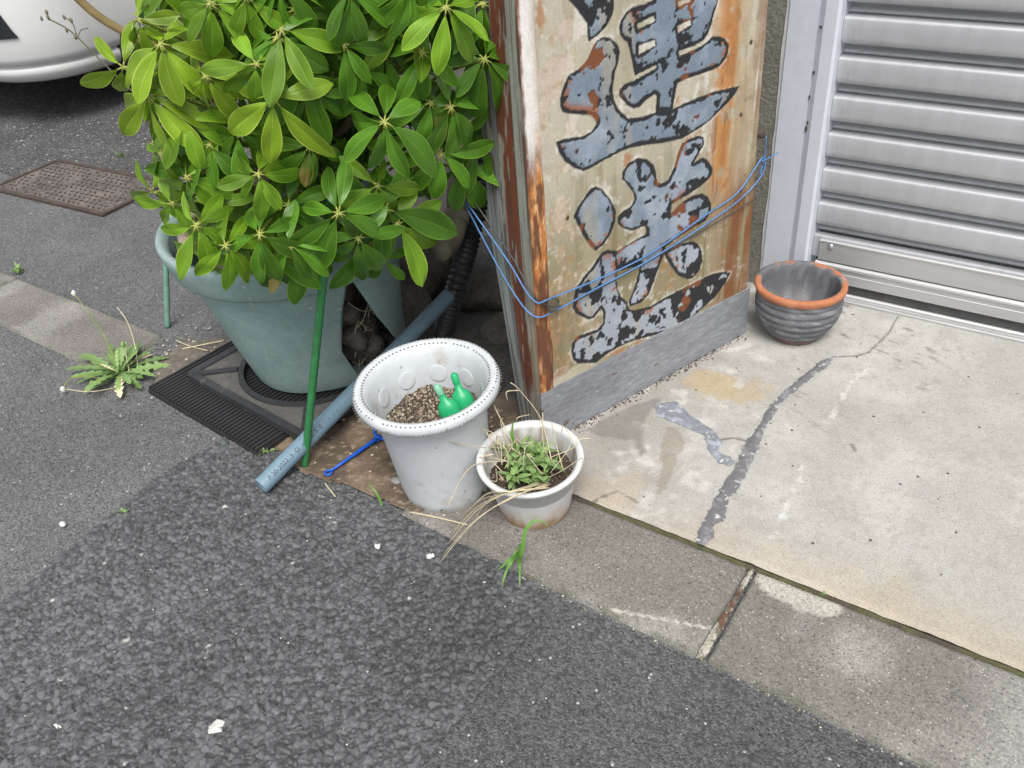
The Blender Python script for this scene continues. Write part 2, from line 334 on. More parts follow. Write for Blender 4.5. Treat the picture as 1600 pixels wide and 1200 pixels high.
# soil bed behind the missing kerb stones
SOIL = [(-1.86, 1.02), (-1.78, .965), (-1.40, .90), (-.90, .90), (-.86, 1.0), (-.80, 1.12), (-.80, 2.03), (-1.50, 2.03), (-1.62, 1.5), (-1.72, 1.22), (-1.86, 1.11)]
def soil_z(x, y): return .006 + .018 * (fbm(x * 9, y * 9, 4, 50) - .35) + .006 * (fbm(x * 70, y * 70, 2, 55) - .5)
def soil_c(x, y):
    a = fbm(x * 16, y * 16, 4, 52); c = mixc(np.zeros(x.shape + (3,)) + (.20, .15, .105), (.10, .078, .06), sst(.35, .7, a))
    c = mixc(c, (.30, .25, .18), sst(.68, .8, fbm(x * 120, y * 120, 2, 57))); k = fbm(x * 6, y * 6, 4, 58)
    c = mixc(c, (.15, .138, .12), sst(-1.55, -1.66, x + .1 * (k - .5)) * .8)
    return mixc(c, (.085, .082, .08), sst(1.24, 1.34, y + .25 * (k - .5)))          # grey rubble nearer the wall, with the corner's shade worked into its tone
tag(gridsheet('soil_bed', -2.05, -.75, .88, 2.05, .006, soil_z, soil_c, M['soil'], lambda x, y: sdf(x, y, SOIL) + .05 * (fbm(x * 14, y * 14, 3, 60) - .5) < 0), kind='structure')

# kerb stones
def kup(x): return 1.098 - .0117 * x - .010
def klo(x): return .8615 - .0284 * x
kerb = empty('kerb', (0, 0, 0)); tag(kerb, kind='structure')
def kerb_stone(xa, xb, ska, skb, seed, patchy=None):
    nx = max(2, int((xb - xa) / .006)); ny = 36
    u, v = np.meshgrid(np.linspace(0, 1, nx), np.linspace(0, 1, ny))
    x = xa + (xb - xa) * u + (ska * (1 - u) + skb * u) * v; y = klo(x) + (kup(x) - klo(x)) * v
    ed = np.minimum(np.minimum(u, 1 - u) * (xb - xa), np.minimum(v, 1 - v) * .2)
    chip = .004 * fbm(x * 40, y * 40, 3, seed)
    z = Z_KERB - .0035 * sst(.006, 0, ed - chip) + .0015 * (fbm(x * 30, y * 30, 3, seed + 3) - .5)
    rim = (u == 0) | (u == 1) | (v == 0) | (v == 1); z = np.where(rim, -.02, z)
    n = fbm(x * 7, y * 7, 4, seed + 9)
    c = np.zeros(x.shape + (3,)) + (.178, .168, .150)
    c = mixc(c, (.255, .245, .222), sst(.45, .72, n)); c = mixc(c, (.12, .115, .10), sst(.3, .12, n) * .7)
    c = mixc(c, (.10, .10, .06), sst(.012, .0, ed) * sst(.4, .6, fbm(x * 25, y * 25, 3, seed + 12)) * .7)
    if patchy == 'C':
        c = mixc(c, (.13, .12, .105), .6 * sst(-.52, -.75, x) * fbm(x * 9, y * 9, 3, 4))
        l = np.abs((y - .905) - .02 * np.sin(x * 30) + .27 * (x + .40)); crack = sst(.0035, .0015, np.abs((y - klo(x)) - (.012 + .33 * (x + .47)))) * (x > -.475)
        c = mixc(c, (.42, .40, .35), crack)
    if patchy == 'D':
        d = np.hypot((x + .225) / .085, (y - 1.075) / .035) + .5 * (fbm(x * 40, y * 40, 3, 77) - .5)
        c = mixc(c, (.40, .385, .34), sst(1.0, .9, d)); c = mixc(c, (.36, .355, .33), .7 * sst(.0, .2, x) + 0 * x)
    me, used = gridmesh(x, y, z, None, 'kerb_stone'); setcol(me, c.reshape(-1, 3)); return link('kerb_stone', me, M['kerb'], kerb)
kerb_stone(-3.9, -2.625, 0, 0, 101); kerb_stone(-2.617, -1.905, 0, -.03, 111)
kerb_stone(-.95, -.3165, .0, .003, 121, 'C'); kerb_stone(-.305, .315, .0, .0, 131, 'D'); kerb_stone(.322, .93, 0, 0, 141); kerb_stone(.937, 1.55, 0, 0, 151)
nx, ny = 14, 120; u, v = np.meshgrid(np.linspace(0, 1, nx), np.linspace(0, 1, ny)); y = .868 + .222 * v
wj = .0066 - .0032 * v + .004 * (fbm(y * 55, y * 0, 3, 161) - .5); x = -.3108 + .003 * (v - .5) + (u - .5) * 2 * wj; z = .0105 - .004 * np.abs(u - .5) - .004 * (fbm(x * 200, y * 90, 3, 162)) * sst(.2, .4, v) * sst(.95, .6, v)
dm = sst(.16, .24, v) * sst(.88, .70, v) * sst(.40, .52, fbm(x * 60, y * 28, 3, 163)); c = mixc(np.zeros(x.shape + (3,)) + (.36, .345, .29), (.13, .075, .05), dm); c = mixc(c, (.15, .145, .10), sst(.55, .7, fbm(x * 90, y * 90, 3, 164)))
me, used = gridmesh(x, y, z, None, 'mortar_joint'); setcol(me, c.reshape(-1, 3)); link('mortar_joint', me, M['kerb'], kerb)

# concrete slab in front of the shutter
SLAB = [(-.885, 1.0), (1.6, 1.0), (1.6, 2.13), (-.80, 2.13), (-.80, 1.24)]
def q4(l, ox, oy, s): return [tuple(G(ox + a / s, oy + b / s, Z_SLAB)[:2]) for a, b in l]
STB = q4([(560, 360), (610, 380), (630, 430), (590, 520), (560, 600), (500, 690), (510, 620), (520, 540), (520, 460), (530, 410)], 850, 540, 2.856)
STD = q4([(150, 385), (330, 290), (520, 235), (470, 300), (440, 400), (470, 470), (420, 520), (400, 420), (300, 410)], 850, 540, 2.856)
STE = q4([(150, 600), (420, 560), (440, 700), (400, 790), (150, 690)], 850, 540, 2.856)
CK1 = [G(850 + a / 2.856, 540 + b / 2.856, Z_SLAB)[:2] for a, b in ((1440, 110), (1380, 160), (1300, 280), (1270, 340))]
CK2 = [G(850 + a / 2.856, 540 + b / 2.856, Z_SLAB)[:2] for a, b in ((1150, 540), (1130, 620), (1080, 720), (1020, 860))]
CR = [[(1290, 50), (1390, 48), (1450, 30), (1540, -60), (1600, -160)], [(790, 420), (850, 412), (900, 425)], [(180, 705), (330, 650), (420, 700)], [(1370, 440), (1390, 470)]]
CR = [[G(850 + a / 2.856, 540 + b / 2.856, Z_SLAB)[:2] for a, b in l] for l in CR]
def dl(x, y, pts):
    d = np.full(x.shape, 9.0)
    for (a, b), (e, f) in zip(pts[:-1], pts[1:]):
        ex, ey = e - a, f - b; t = np.clip(((x - a) * ex + (y - b) * ey) / (ex * ex + ey * ey), 0, 1); d = np.minimum(d, np.hypot(x - a - t * ex, y - b - t * ey))
    return d
def slab_z(x, y): return Z_SLAB + .002 * (fbm(x * 9, y * 9, 3, 70) - .5) - .006 * sst(.008, 0, y - 1.093 + .0117 * x - .004 * fbm(x * 60, y * 3, 2, 71))
def slab_c(x, y):
    n = fbm(x * 5, y * 5, 5, 72); n2 = fbm(x * 24, y * 24, 4, 73)
    c = np.zeros(x.shape + (3,)) + (.375, .366, .340)
    c = mixc(c, (.415, .405, .378), sst(.45, .7, n)); c = mixc(c, (.345, .33, .298), sst(.5, .3, n) * .5); c = mixc(c, (.33, .315, .28), .5 * sst(.56, .66, fbm(x * 60, y * 60, 4, 80)))
    ke = y - (1.098 - .0117 * x)
    c = mixc(c, (.37, .325, .24), .32 * sst(.16, .0, ke + .12 * (n2 - .5)) * sst(-.3, -.12, x) * sst(.42, .2, x))
    c = mixc(c, (.40, .32, .22), .35 * sst(.10, .0, ke + .08 * (n2 - .5)) * sst(-.6, -.4, x))
    c = mixc(c, (.24, .215, .18), .5 * sst(.25, .05, np.abs(x + .74) + .25 * (n2 - .5)))                      # worn band beside the sign
    t = sdf(x, y, STE) + .05 * (n2 - .5); c = mixc(c, (.40, .34, .26), .6 * sst(.01, -.02, t))
    yx, yy = G(1130, 603, Z_SLAB)[:2]; d = np.hypot((x - yx) / .10, (y - yy) / .07) + 1.3 * (n2 - .5); c = mixc(c, (.42, .32, .17), .6 * sst(1.0, .5, d))
    c = mixc(c, (.55, .53, .48), .5 * sst(.62, .75, n2) * sst(.35, .1, np.abs(x + .62)))
    t = sdf(x, y, STD) + .02 * (n2 - .5); c = mixc(c, (.18, .17, .155), .7 * sst(.003, -.006, t))
    t = sdf(x, y, STB) + .012 * (fbm(x * 80, y * 80, 3, 74) - .5); c = mixc(c, (.26, .225, .185), .65 * sst(.002, -.003, t))
    d = dl(x, y, CK1); e = dl(x, y, CK2); nn = fbm(x * 90, y * 90, 3, 75)
    c = mixc(c, (.58, .575, .55), .6 * sst(.008, .002, np.minimum(d, e) + .028 * (nn - .42)))
    for l in CR: c = mixc(c, (.13, .12, .11), .8 * sst(.004, .001, dl(x, y, l) + .006 * (nn - .5)))
    scr = sst(.66, .76, fbm(x * 26 + y * 9, y * 110 + x * 30, 4, 76)) * sst(.5, .7, fbm(x * 9, y * 9, 3, 78)) * sst(.45, .2, np.hypot(x + .45, y - 1.85)); c = mixc(c, (.12, .115, .11), .7 * scr)
    return c
tag(gridsheet('slab', -.90, 1.55, 1.0945, 2.15, .004, slab_z, slab_c, M['slab'], lambda x, y: sdf(x, y, SLAB) + .003 * (fbm(x * 25, y * 25, 2, 79) - .5) < 0, lambda x: -.0117 * x + .004 * (fbm(x * 35, x * 0, 3, 88) - .5)), kind='structure')
slab = bpy.data.objects['slab']
SL1 = q4([(1290, 55), (1245, 60), (1160, 130), (1075, 195), (1020, 250), (985, 300), (940, 380), (900, 430), (870, 490), (830, 570), (780, 650), (740, 720), (700, 800), (670, 870), (700, 905), (755, 860), (770, 800), (815, 770), (825, 690), (860, 650), (900, 590), (920, 540), (955, 470), (965, 430), (1000, 350), (1040, 300), (1060, 260), (1110, 215), (1170, 170), (1220, 130), (1280, 85)], 850, 540, 2.856)
SL2 = q4([(490, 270), (530, 255), (600, 250), (640, 300), (700, 340), (770, 390), (800, 430), (780, 470), (830, 500), (865, 525), (820, 545), (770, 520), (735, 480), (705, 400), (640, 370), (570, 345), (500, 320)], 850, 540, 2.856)
def sealant(poly, seed, base):
    P = np.array(poly); lo = P.min(0) - .02; hi = P.max(0) + .02
    def zf(x, y):
        t = -sdf(x, y, poly); return Z_SLAB + .0012 + .002 * (fbm(x * 9, y * 9, 3, 70) - .5) + .0018 * sst(0, .01, t) + .0012 * (fbm(x * 70, y * 70, 2, seed) - .5)
    def cf(x, y):
        n = fbm(x * 60 + y * 20, y * 60, 4, seed + 1); c = mixc(np.zeros(x.shape + (3,)) + base, np.array(base) * 1.7, sst(.5, .75, n))
        return mixc(c, (.6, .6, .58), sst(.75, .79, fbm(x * 150, y * 150, 3, seed + 2)))
    o = gridsheet('crack_sealant', lo[0], hi[0], lo[1], hi[1], .0025, zf, cf, M['seal'], lambda x, y: sdf(x, y, poly) + .012 * (fbm(x * 90, y * 90, 3, seed + 5) - .5) < 0); o.parent = slab
sealant(SL1, 201, (.145, .142, .15)); sealant(SL2, 211, (.20, .215, .24))

xs_ = np.linspace(-.96, 1.55, 200); V = []
for x in xs_: y_ = kup(x); V += [(x, y_ - .004, .004), (x, y_ + .004, .0085 + .003 * float(fbm(np.array([x * 60.]), np.array([1.]), 3, 95)[0])), (x, y_ + .014, .004)]
me = mesh(V, [(3 * i + k, 3 * i + 3 + k, 3 * i + 4 + k, 3 * i + 1 + k) for i in range(199) for k in (0, 1)]); jc = np.array([[.085, .085, .045] if fbm(np.array([v[0] * 18.]), np.array([3.]), 3, 97)[0] > .5 else [.075, .065, .05] for v in V]); setcol(me, jc); tag(link('joint_soil', me, M['soil']), kind='structure')

# ---------------------------------------------------------------- building wall, jamb and shutter
YS = 2.058
wall = empty('building_wall', (-.9, 2.05, 0)); tag(wall, 'grey olive mortar wall of the shop beside the shutter', 'wall')
def wl(p): return tuple(np.array(p) - np.array([-.9, 2.05, 0]))
mb = MB(); mb.box(wl((-1.95, 2.035, -.02)), wl((-.655, 7.5, 3.2))); mb.build('wall_face', M['wall'], wall)
mb = MB(); mb.box(wl((-.648, 2.12, 2.32)), wl((2.6, 2.40, 3.2))); mb.build('lintel', M['wall'], wall)
mb = MB(); mb.box(wl((2.42, 2.035, -.02)), wl((2.9, 2.40, 2.318))); mb.build('end_pier', M['wall'], wall)
mb = MB(); rs = np.random.default_rng(3); zz = np.linspace(0, 2.3, 160); xe = -.6535 - .010 * np.array([fbm(np.array([z * 12.]), np.array([.3]), 3, 5)[0] for z in zz])
V = []; F = []
for i, z in enumerate(zz): V += [wl((xe[i], 2.0325, z)), wl((-.650, 2.0325, z)), wl((xe[i], 2.06, z)), wl((-.650, 2.06, z))]
for i in range(len(zz) - 1): a = i * 4; F += [(a, a + 1, a + 5, a + 4), (a + 2, a, a + 4, a + 6), (a + 1, a + 3, a + 7, a + 5)]
mb.add(V, F); mb.build('paint_edge', M['caulk'], wall)

jamb = empty('shutter_jamb', (-.6, YS, 0)); tag(jamb, 'pale grey metal door jamb with rust spots left of shutter', 'door frame')
mb = MB(); mb.box((-.049, -.030, .016), (.016, .06, 2.32)); mb.build('face_plate', M['jamb'], jamb)
pr_ = [(.0165, -.028), (.030, -.036), (.056, -.036), (.062, -.030), (.062, .05), (.0165, .05)]
V = [(x, y, .016) for x, y in pr_] + [(x, y, 2.32) for x, y in pr_]; n = len(pr_)
mb = MB(); mb.add(V, [(i, (i + 1) % n, n + (i + 1) % n, n + i) for i in range(n)] + [tuple(range(n - 1, -1, -1)), tuple(range(n, 2 * n))]); mb.build('guide_rail', M['jamb'], jamb)

sh = empty('roller_shutter', (.8, YS, 0)); tag(sh, 'closed silver aluminium roller shutter with horizontal slats', 'shutter')
PITCH = .0857
SX0, SX1 = -.537 - .8, 2.4 - .8
sp = [(0, .034), (.0005, .006), (.0014, -.0065), (.0032, -.0096), (.008, -.0108), (.024, -.0113), (.044, -.0112), (.0525, -.0102), (.0570, -.0072), (.0592, .000), (.0604, .018), (.0625, .031), (.0680, .0315), (.0720, .027), (.0760, .0215), (.0812, .0190), (.0845, .0195), (.0852, .034)]
V = []; F = []
for x in (SX0, SX1): V += [(x, y, -z) for z, y in sp]
n = len(sp); F = [(i, i + 1, n + i + 1, n + i) for i in range(n - 1)]
slat_me = mesh(V, F, 'slat'); 
for k in range(25):
    o = link('slat', slat_me, M['alu'], sh, (0, .008, .177 + PITCH * (k + 1)), smooth=True)
    o.location.y += random.uniform(-.0008, .0008)
def prof_bar(name, prof, x0, x1, m):
    V = [(x0, y, z) for y, z in prof] + [(x1, y, z) for y, z in prof]; n = len(prof)
    mb = MB(); mb.add(V, [(i, (i + 1) % n, n + (i + 1) % n, n + i) for i in range(n)] + [tuple(range(n - 1, -1, -1)), tuple(range(n, 2 * n))]); return mb.build(name, m, sh)
for zc, xc, w_, h_ in ((.672, .026, .006, .0035), (.575, .020, .003, .004), (.52, .018, .0025, .005), (.448, .019, .0025, .007), (.462, .021, .002, .004), (1.1, .024, .004, .006)):
    mb = MB(); mb.blob((0, 0, 0), 1, int(zc * 1000), 2, .3, (w_, .0008, h_)); mb.build('rust_chip', M['iron'], jamb, True, (xc, -.0335, zc))
prof_bar('base_slat', [(.02, .176), (.003, .176), (.001, .172), (.001, .118), (.02, .118)], SX0, SX1, M['alu'])
prof_bar('cover_plate', [(.0, .169), (-.006, .169), (-.008, .166), (-.008, .162), (-.0065, .161), (-.0065, .114), (.0, .112)], SX0 + .018, SX1, M['alu2'])
prof_bar('bottom_rail', [(.02, .110), (-.006, .110), (-.013, .106), (-.014, .101), (-.011, .099), (-.011, .088), (-.0125, .087), (-.0125, .062), (.0, .058), (.02, .058)], SX0 + .014, SX1, M['alu2'])
prof_bar('rubber_seal', [(.02, .060), (-.004, .060), (-.004, .030), (.02, .030)], SX0, SX1, mat('grey_seal', (.07, .07, .07), .8, noise=(20, .3)))
prof_bar('threshold', [(.03, .034), (-.008, .034), (-.012, .031), (-.012, .026), (-.022, .025), (-.024, .022), (-.024, .010), (.03, .010)], SX0, SX1, M['alu2'])
for zx in np.arange(SX0 + .045, SX1, .75):
    V, F = lathe([(0, .004), (.002, .004), (.0025, .003), (.006, .003), (.0075, .0015), (.008, 0)], 16); mb = MB(); mb.add(V, F); mb.build('screw', M['steel'], sh, True, (zx, -.0068, .1535), (math.pi / 2, 0, 0))

# ---------------------------------------------------------------- sign box
PL = G(851, 702)[:2]; PR = G(1161.7, 528)[:2]; D2 = (PR - PL) / np.linalg.norm(PR - PL); NF = np.array([D2[1], -D2[0]])   # NF faces the viewer's right
SW = float(np.linalg.norm(PR - PL))
def suz(px, py):
    w_ = on_plane(px, py, [PL[0], PL[1], 0], np.array([NF[0], NF[1], 0])); return ((w_[:2] - PL) @ D2, w_[2])
sroot = empty('shop_sign', (PL[0], PL[1], Z_SLAB)); tag(sroot, 'rusty free standing sign box with large painted kanji', 'sign')
def sw(u, v, z):   # u along the front, v proud of it, z up -> local to root
    p = D2 * u + NF * v; return (p[0], p[1], z - Z_SLAB)
def RG(k, l):
    ox, oy = 860, (0, 130, 210, 370)[k - 1]; return [suz(ox + a / 5.333, oy + b / 5.333) for a, b in l]
GL = []   # outer contours of the brush strokes
GL.append(RG(1, [(150, 0), (190, 40), (245, 115), (305, 195), (315, 350), (400, 290), (470, 215), (515, 130), (530, 60), (530, 0), (500, -90), (400, -140), (250, -110), (170, -50)]))
GL.append(RG(1, [(385, 340), (440, 305), (500, 315), (560, 370), (580, 430), (565, 520), (540, 600), (525, 700)]) + RG(2, [(520, 60), (530, 130), (560, 200), (600, 250), (650, 293), (760, 280), (860, 245), (1020, 215), (1200, 130), (1350, 75), (1450, 50), (1575, 20), (1540, 90), (1480, 160), (1400, 240), (1330, 310), (1250, 370), (1100, 460), (950, 495), (800, 515), (680, 535), (560, 580), (450, 640), (350, 700), (270, 730), (200, 710), (120, 650), (70, 580), (45, 490), (100, 465), (270, 440), (340, 400), (385, 340), (370, 300), (330, 265), (230, 262), (150, 255), (100, 240), (80, 190), (80, 130), (100, 50)]) + RG(1, [(150, 625), (230, 580), (280, 530), (310, 490), (350, 400)]))
GL.append(RG(1, [(860, -5), (780, 35), (690, 55), (630, 100), (585, 170), (570, 230), (580, 290), (610, 335), (640, 350), (660, 420), (680, 510), (695, 590), (705, 640), (690, 670), (620, 700), (575, 747)]) + RG(2, [(570, 100), (600, 140), (640, 185), (690, 215), (740, 200), (800, 140), (870, 90), (885, 110), (875, 250), (1015, 235), (1030, 150), (1050, 30)]) + RG(1, [(1060, 690), (1150, 650), (1300, 600), (1400, 560), (1450, 500), (1480, 430), (1485, 370), (1450, 320), (1400, 300), (1350, 305), (1318, 325), (1285, 320), (1310, 280), (1340, 200), (1360, 110), (1390, 30), (1400, -60), (1380, -160), (900, -120)]))
HOLES = [RG(1, h) for h in ([(720, 205), (860, 130), (870, 175), (735, 240)], [(735, 380), (870, 335), (875, 380), (740, 450)], [(1060, 15), (1160, -20), (1165, 10), (1065, 55)], [(1055, 220), (1160, 165), (1170, 205), (1060, 275)], [(700, 635), (880, 543), (885, 565), (690, 675)], [(1065, 430), (1200, 380), (1310, 312), (1325, 330), (1260, 380), (1075, 467)])]
GL.append(RG(3, [(380, 435), (430, 455), (500, 540), (545, 640), (540, 720), (500, 830), (440, 920), (375, 970), (330, 930), (270, 840), (220, 740), (190, 685), (230, 600), (290, 510), (340, 445)]))
GL.append(RG(3, [(725, 195), (800, 205), (860, 250), (880, 320), (890, 400), (920, 410), (980, 380), (1030, 270), (1060, 160), (1090, 80), (1150, 40), (1230, 10), (1275, 20), (1280, 80), (1240, 150), (1195, 235), (1265, 190), (1310, 215), (1350, 280), (1345, 330), (1310, 380), (1250, 430), (1180, 480), (1080, 540), (1010, 580), (1000, 680), (1000, 900), (880, 960), (820, 1000), (800, 810), (790, 760), (680, 805), (600, 780), (560, 740), (555, 690), (600, 640), (670, 600), (700, 540), (690, 490), (640, 420), (595, 370), (600, 310), (650, 240)]))
GL.append(RG(3, [(1010, 650), (1100, 560), (1180, 510), (1260, 490), (1310, 520), (1340, 580), (1335, 640), (1290, 720), (1200, 770), (1100, 830), (1000, 900), (920, 960), (800, 1000), (900, 800)]))
GL.append(RG(4, [(800, -43), (940, 0), (940, 100), (930, 180), (900, 260), (860, 370), (820, 480), (750, 550), (660, 580), (650, 540), (690, 450), (720, 350), (740, 260), (760, 100)]))
GL.append(RG(4, [(500, 110), (560, 115), (700, 30), (830, -40), (960, 60), (940, 160), (740, 250), (650, 260), (555, 290), (540, 200)]))
GL.append(RG(4, [(1000, 90), (1080, 60), (1180, 35), (1230, 60), (1260, 120), (1265, 200), (1240, 280), (1190, 340), (1140, 355), (1060, 320), (1000, 240), (960, 180), (945, 130)]))
GL.append(RG(4, [(555, 130), (480, 105), (430, 130), (390, 180), (340, 260), (270, 340), (210, 430), (190, 520), (185, 590), (210, 640), (270, 670), (320, 690), (360, 670), (420, 600), (440, 640), (435, 720), (390, 770), (300, 800), (220, 830), (175, 890), (170, 960), (190, 1030), (230, 1055), (380, 1050), (450, 990), (560, 920), (700, 860), (860, 820), (1000, 790), (1150, 700), (1270, 590), (1370, 500), (1450, 390), (1500, 300), (1430, 290), (1340, 310), (1200, 380), (1060, 450), (930, 520), (830, 580), (700, 610), (650, 600), (640, 545), (590, 500), (560, 440), (550, 360), (552, 290)]))
ZT = 1.42
def uR(z): return SW - .033 * np.clip(z, 0, 3) - .002
nu, nz = 290, 600
uu, zz = np.meshgrid(np.linspace(0, 1, nu), np.linspace(.136, ZT, nz)); ul = .001 + 0 * zz; U = ul + (uR(zz) - ul) * uu
def sign_colour(U, Z):
    n1 = fbm(U * 6, Z * 6, 5, 301); n2 = fbm(U * 30, Z * 30, 4, 302); n3 = fbm(U * 110, Z * 110, 3, 303); st = fbm(U * 60, Z * 4, 4, 304); st2 = fbm(U * 22, Z * 2.5, 4, 305)
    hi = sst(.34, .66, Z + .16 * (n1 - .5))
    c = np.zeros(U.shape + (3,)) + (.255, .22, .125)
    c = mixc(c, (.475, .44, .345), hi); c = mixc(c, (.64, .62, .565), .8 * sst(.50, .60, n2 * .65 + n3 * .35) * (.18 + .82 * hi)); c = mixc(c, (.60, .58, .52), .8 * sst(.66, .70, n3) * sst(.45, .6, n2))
    c = mixc(c, (.17, .145, .085), .6 * sst(.55, .75, st) * (1 - .6 * hi)); c = mixc(c, (.36, .32, .22), .6 * sst(.5, .7, st2))
    er = U / uR(Z)
    rust = sst(.80, .97, er + .22 * (st - .5) + .12 * (n2 - .5)) * (.55 + .45 * sst(.35, .6, n1)); band = sst(.70, .80, er + .1 * (st2 - .5)) * sst(.93, .88, er) * sst(.3, .5, Z)
    c = mixc(c, (.50, .225, .065), .9 * band * sst(.3, .55, n2 + .2 * st)); c = mixc(c, (.16, .06, .03), .7 * band * sst(.60, .70, fbm(U * 70, Z * 16, 4, 309))); c = mixc(c, (.20, .072, .028), .9 * rust * sst(.62, .9, er) * sst(.33, .50, st + .3 * (er - .8)))
    pale = sst(.845, .875, er + .04 * (n1 - .5)) * sst(.985, .95, er) * sst(.36, .5, Z) * (n2 > .38); c = mixc(c, (.46, .40, .27), .7 * pale)
    c = mixc(c, (.36, .15, .055), .7 * sst(.64, .71, fbm(U * 14, Z * 7, 4, 306)) * sst(.50, .62, n2)); c = mixc(c, (.27, .19, .10), .40 * sst(.56, .68, fbm(U * 45, Z * 5, 4, 308))); c = mixc(c, (.40, .20, .08), .35 * sst(.16, .06, U + .10 * (st - .5)) * sst(.45, .6, n2))
    c = mixc(c, (.50, .46, .36), .8 * (sst(.020, .008, np.abs(Z - .155) + .02 * (n2 - .5)) * sst(.25, .05, U)))
    # lettering: black brush outline, blue grey fill, flaked and rusted
    S_ = np.full(U.shape, 9.0); low = np.zeros(U.shape, bool)
    for i, p in enumerate(GL):
        q = np.array(p); bx = (U > q[:, 0].min() - .02) & (U < q[:, 0].max() + .02) & (Z > q[:, 1].min() - .02) & (Z < q[:, 1].max() + .02)
        t = np.full(U.shape, 9.0); t[bx] = sdf(U[bx], Z[bx], p); 
        S_ = np.minimum(S_, t)
    for p in HOLES:
        t = sdf(U, Z, p); S_ = np.maximum(S_, -t)
    S_ = S_ + .0015 * (n3 - .5)
    ink = sst(.0008, -.0008, S_)
    halo = sst(.008, .002, S_) * (1 - ink); c = mixc(c, (.62, .60, .53), .5 * halo * sst(.48, .56, n2 * .6 + n3 * .4))
    c = mixc(c, (.028, .029, .032), ink)
    rag = .016 * (n2 - .5) + .013 * (n3 - .5)
    wid = .0062 + .008 * (fbm(U * 9, Z * 9, 2, 311) - .42)
    fl = fbm(U * 26, Z * 26, 4, 312, .6); fl2 = fbm(U * 60, Z * 60, 3, 313, .6)
    lowm = sst(.42, .24, Z); rightm = sst(.18, .5, U)
    flake = sst(.012, 0, (.675 - .095 * lowm - .055 * rightm) - fl) ; chip = sst(.008, 0, .735 - .05 * lowm - fl2)
    fill = sst(wid - .0007, wid + .0007, -S_ + rag * .55) * (1 - flake) * (1 - chip)
    blue = np.zeros(U.shape + (3,)) + (.185, .232, .285); blue = mixc(blue, (.31, .362, .425), sst(.42, .7, n1 * .5 + n2 * .5)); blue = mixc(blue, (.38, .41, .45), .7 * lowm)
    blue = mixc(blue, (.33, .31, .25), .7 * sst(.55, .7, st2)); 
    rs_ = sst(.665, .70, fbm(U * 13, Z * 13, 5, 315, .6) + .25 * (n3 - .5)) * sst(.024, .008, -S_) ; blue = mixc(blue, (.30, .11, .045), .9 * rs_)
    for k in range(3): c[..., k] = c[..., k] * (1 - fill) + blue[..., k] * fill
    c = mixc(c, (.26, .09, .035), .7 * ink * (1 - fill) * sst(.66, .70, fbm(U * 13, Z * 13, 4, 317)))
    for (a, b) in ((.11, .62), (.085, .50), (.56, .71), (.55, .57), (.57, .40)):
        c = mixc(c, (.07, .035, .02), sst(.006, .003, np.hypot(U - a, Z - b) + .004 * (n3 - .5)))
    return c, ink, fill
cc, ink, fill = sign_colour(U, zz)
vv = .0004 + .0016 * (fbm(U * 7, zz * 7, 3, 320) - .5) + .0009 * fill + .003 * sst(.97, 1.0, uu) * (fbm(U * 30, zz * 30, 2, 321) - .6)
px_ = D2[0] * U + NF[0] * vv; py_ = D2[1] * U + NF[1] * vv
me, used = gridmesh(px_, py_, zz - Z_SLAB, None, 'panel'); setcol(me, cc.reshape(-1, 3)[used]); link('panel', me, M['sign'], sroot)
# body behind the panel: narrows towards the foot on its street side
TH0, TH1 = .070, .125
def body_ring(z, th): return [sw(0.002, -.004, z), sw(uR(z) - .002, -.004, z), sw(uR(z) - .002, -th, z), sw(.004, -th, z)]
mb = MB(); V = []; zs_ = [(.02, TH0), (.45, TH1), (ZT - .005, TH1)]
for z, th in zs_: V += body_ring(z, th)
F = [(i * 4 + k, i * 4 + (k + 1) % 4, i * 4 + 4 + (k + 1) % 4, i * 4 + 4 + k) for i in range(2) for k in range(4)] + [(3, 2, 1, 0), (8, 9, 10, 11)]
mb.add(V, F); mb.build('body', M['dark'], sroot)
# street-side face with its weathered strips
na, nb = 50, 300
A, Bz = np.meshgrid(np.linspace(0, 1, na), np.linspace(.01, ZT - .01, nb)); TH = np.interp(Bz, [.02, .45, 2], [TH0, TH1, TH1]); Vv = -.002 - A * TH * 1.0
n1 = fbm(A * 3 + Bz * 1, Bz * 9, 4, 331); st = fbm(A * 40, Bz * 3, 4, 332)
c = np.zeros(A.shape + (3,)) + (.30, .31, .27); c = mixc(c, (.17, .055, .03), sst(.22, .27, A + .03 * (n1 - .5)) * sst(.62, .55, A + .1 * (n1 - .5)) * sst(.14, .2, Bz + .1 * A)); c = mixc(c, (.24, .28, .28), sst(.55, .65, A + .1 * (n1 - .5)))
c = mixc(c, (.09, .05, .035), .85 * sst(.46, .62, st)); c = mixc(c, (.33, .33, .29), .7 * sst(.60, .68, fbm(A * 12, Bz * 14, 4, 335))); c = mixc(c, (.36, .20, .08), .6 * sst(.3, .12, np.abs(Bz - .2)) * sst(.3, .1, A) * n1)
X_ = NF[0] * Vv + D2[0] * -.0015; Y_ = NF[1] * Vv + D2[1] * -.0015
me, used = gridmesh(X_[:, ::-1], Y_[:, ::-1], (Bz - Z_SLAB)[:, ::-1], None, 'side_panel'); setcol(me, c[:, ::-1].reshape(-1, 3)); link('side_panel', me, M['sign'], sroot)
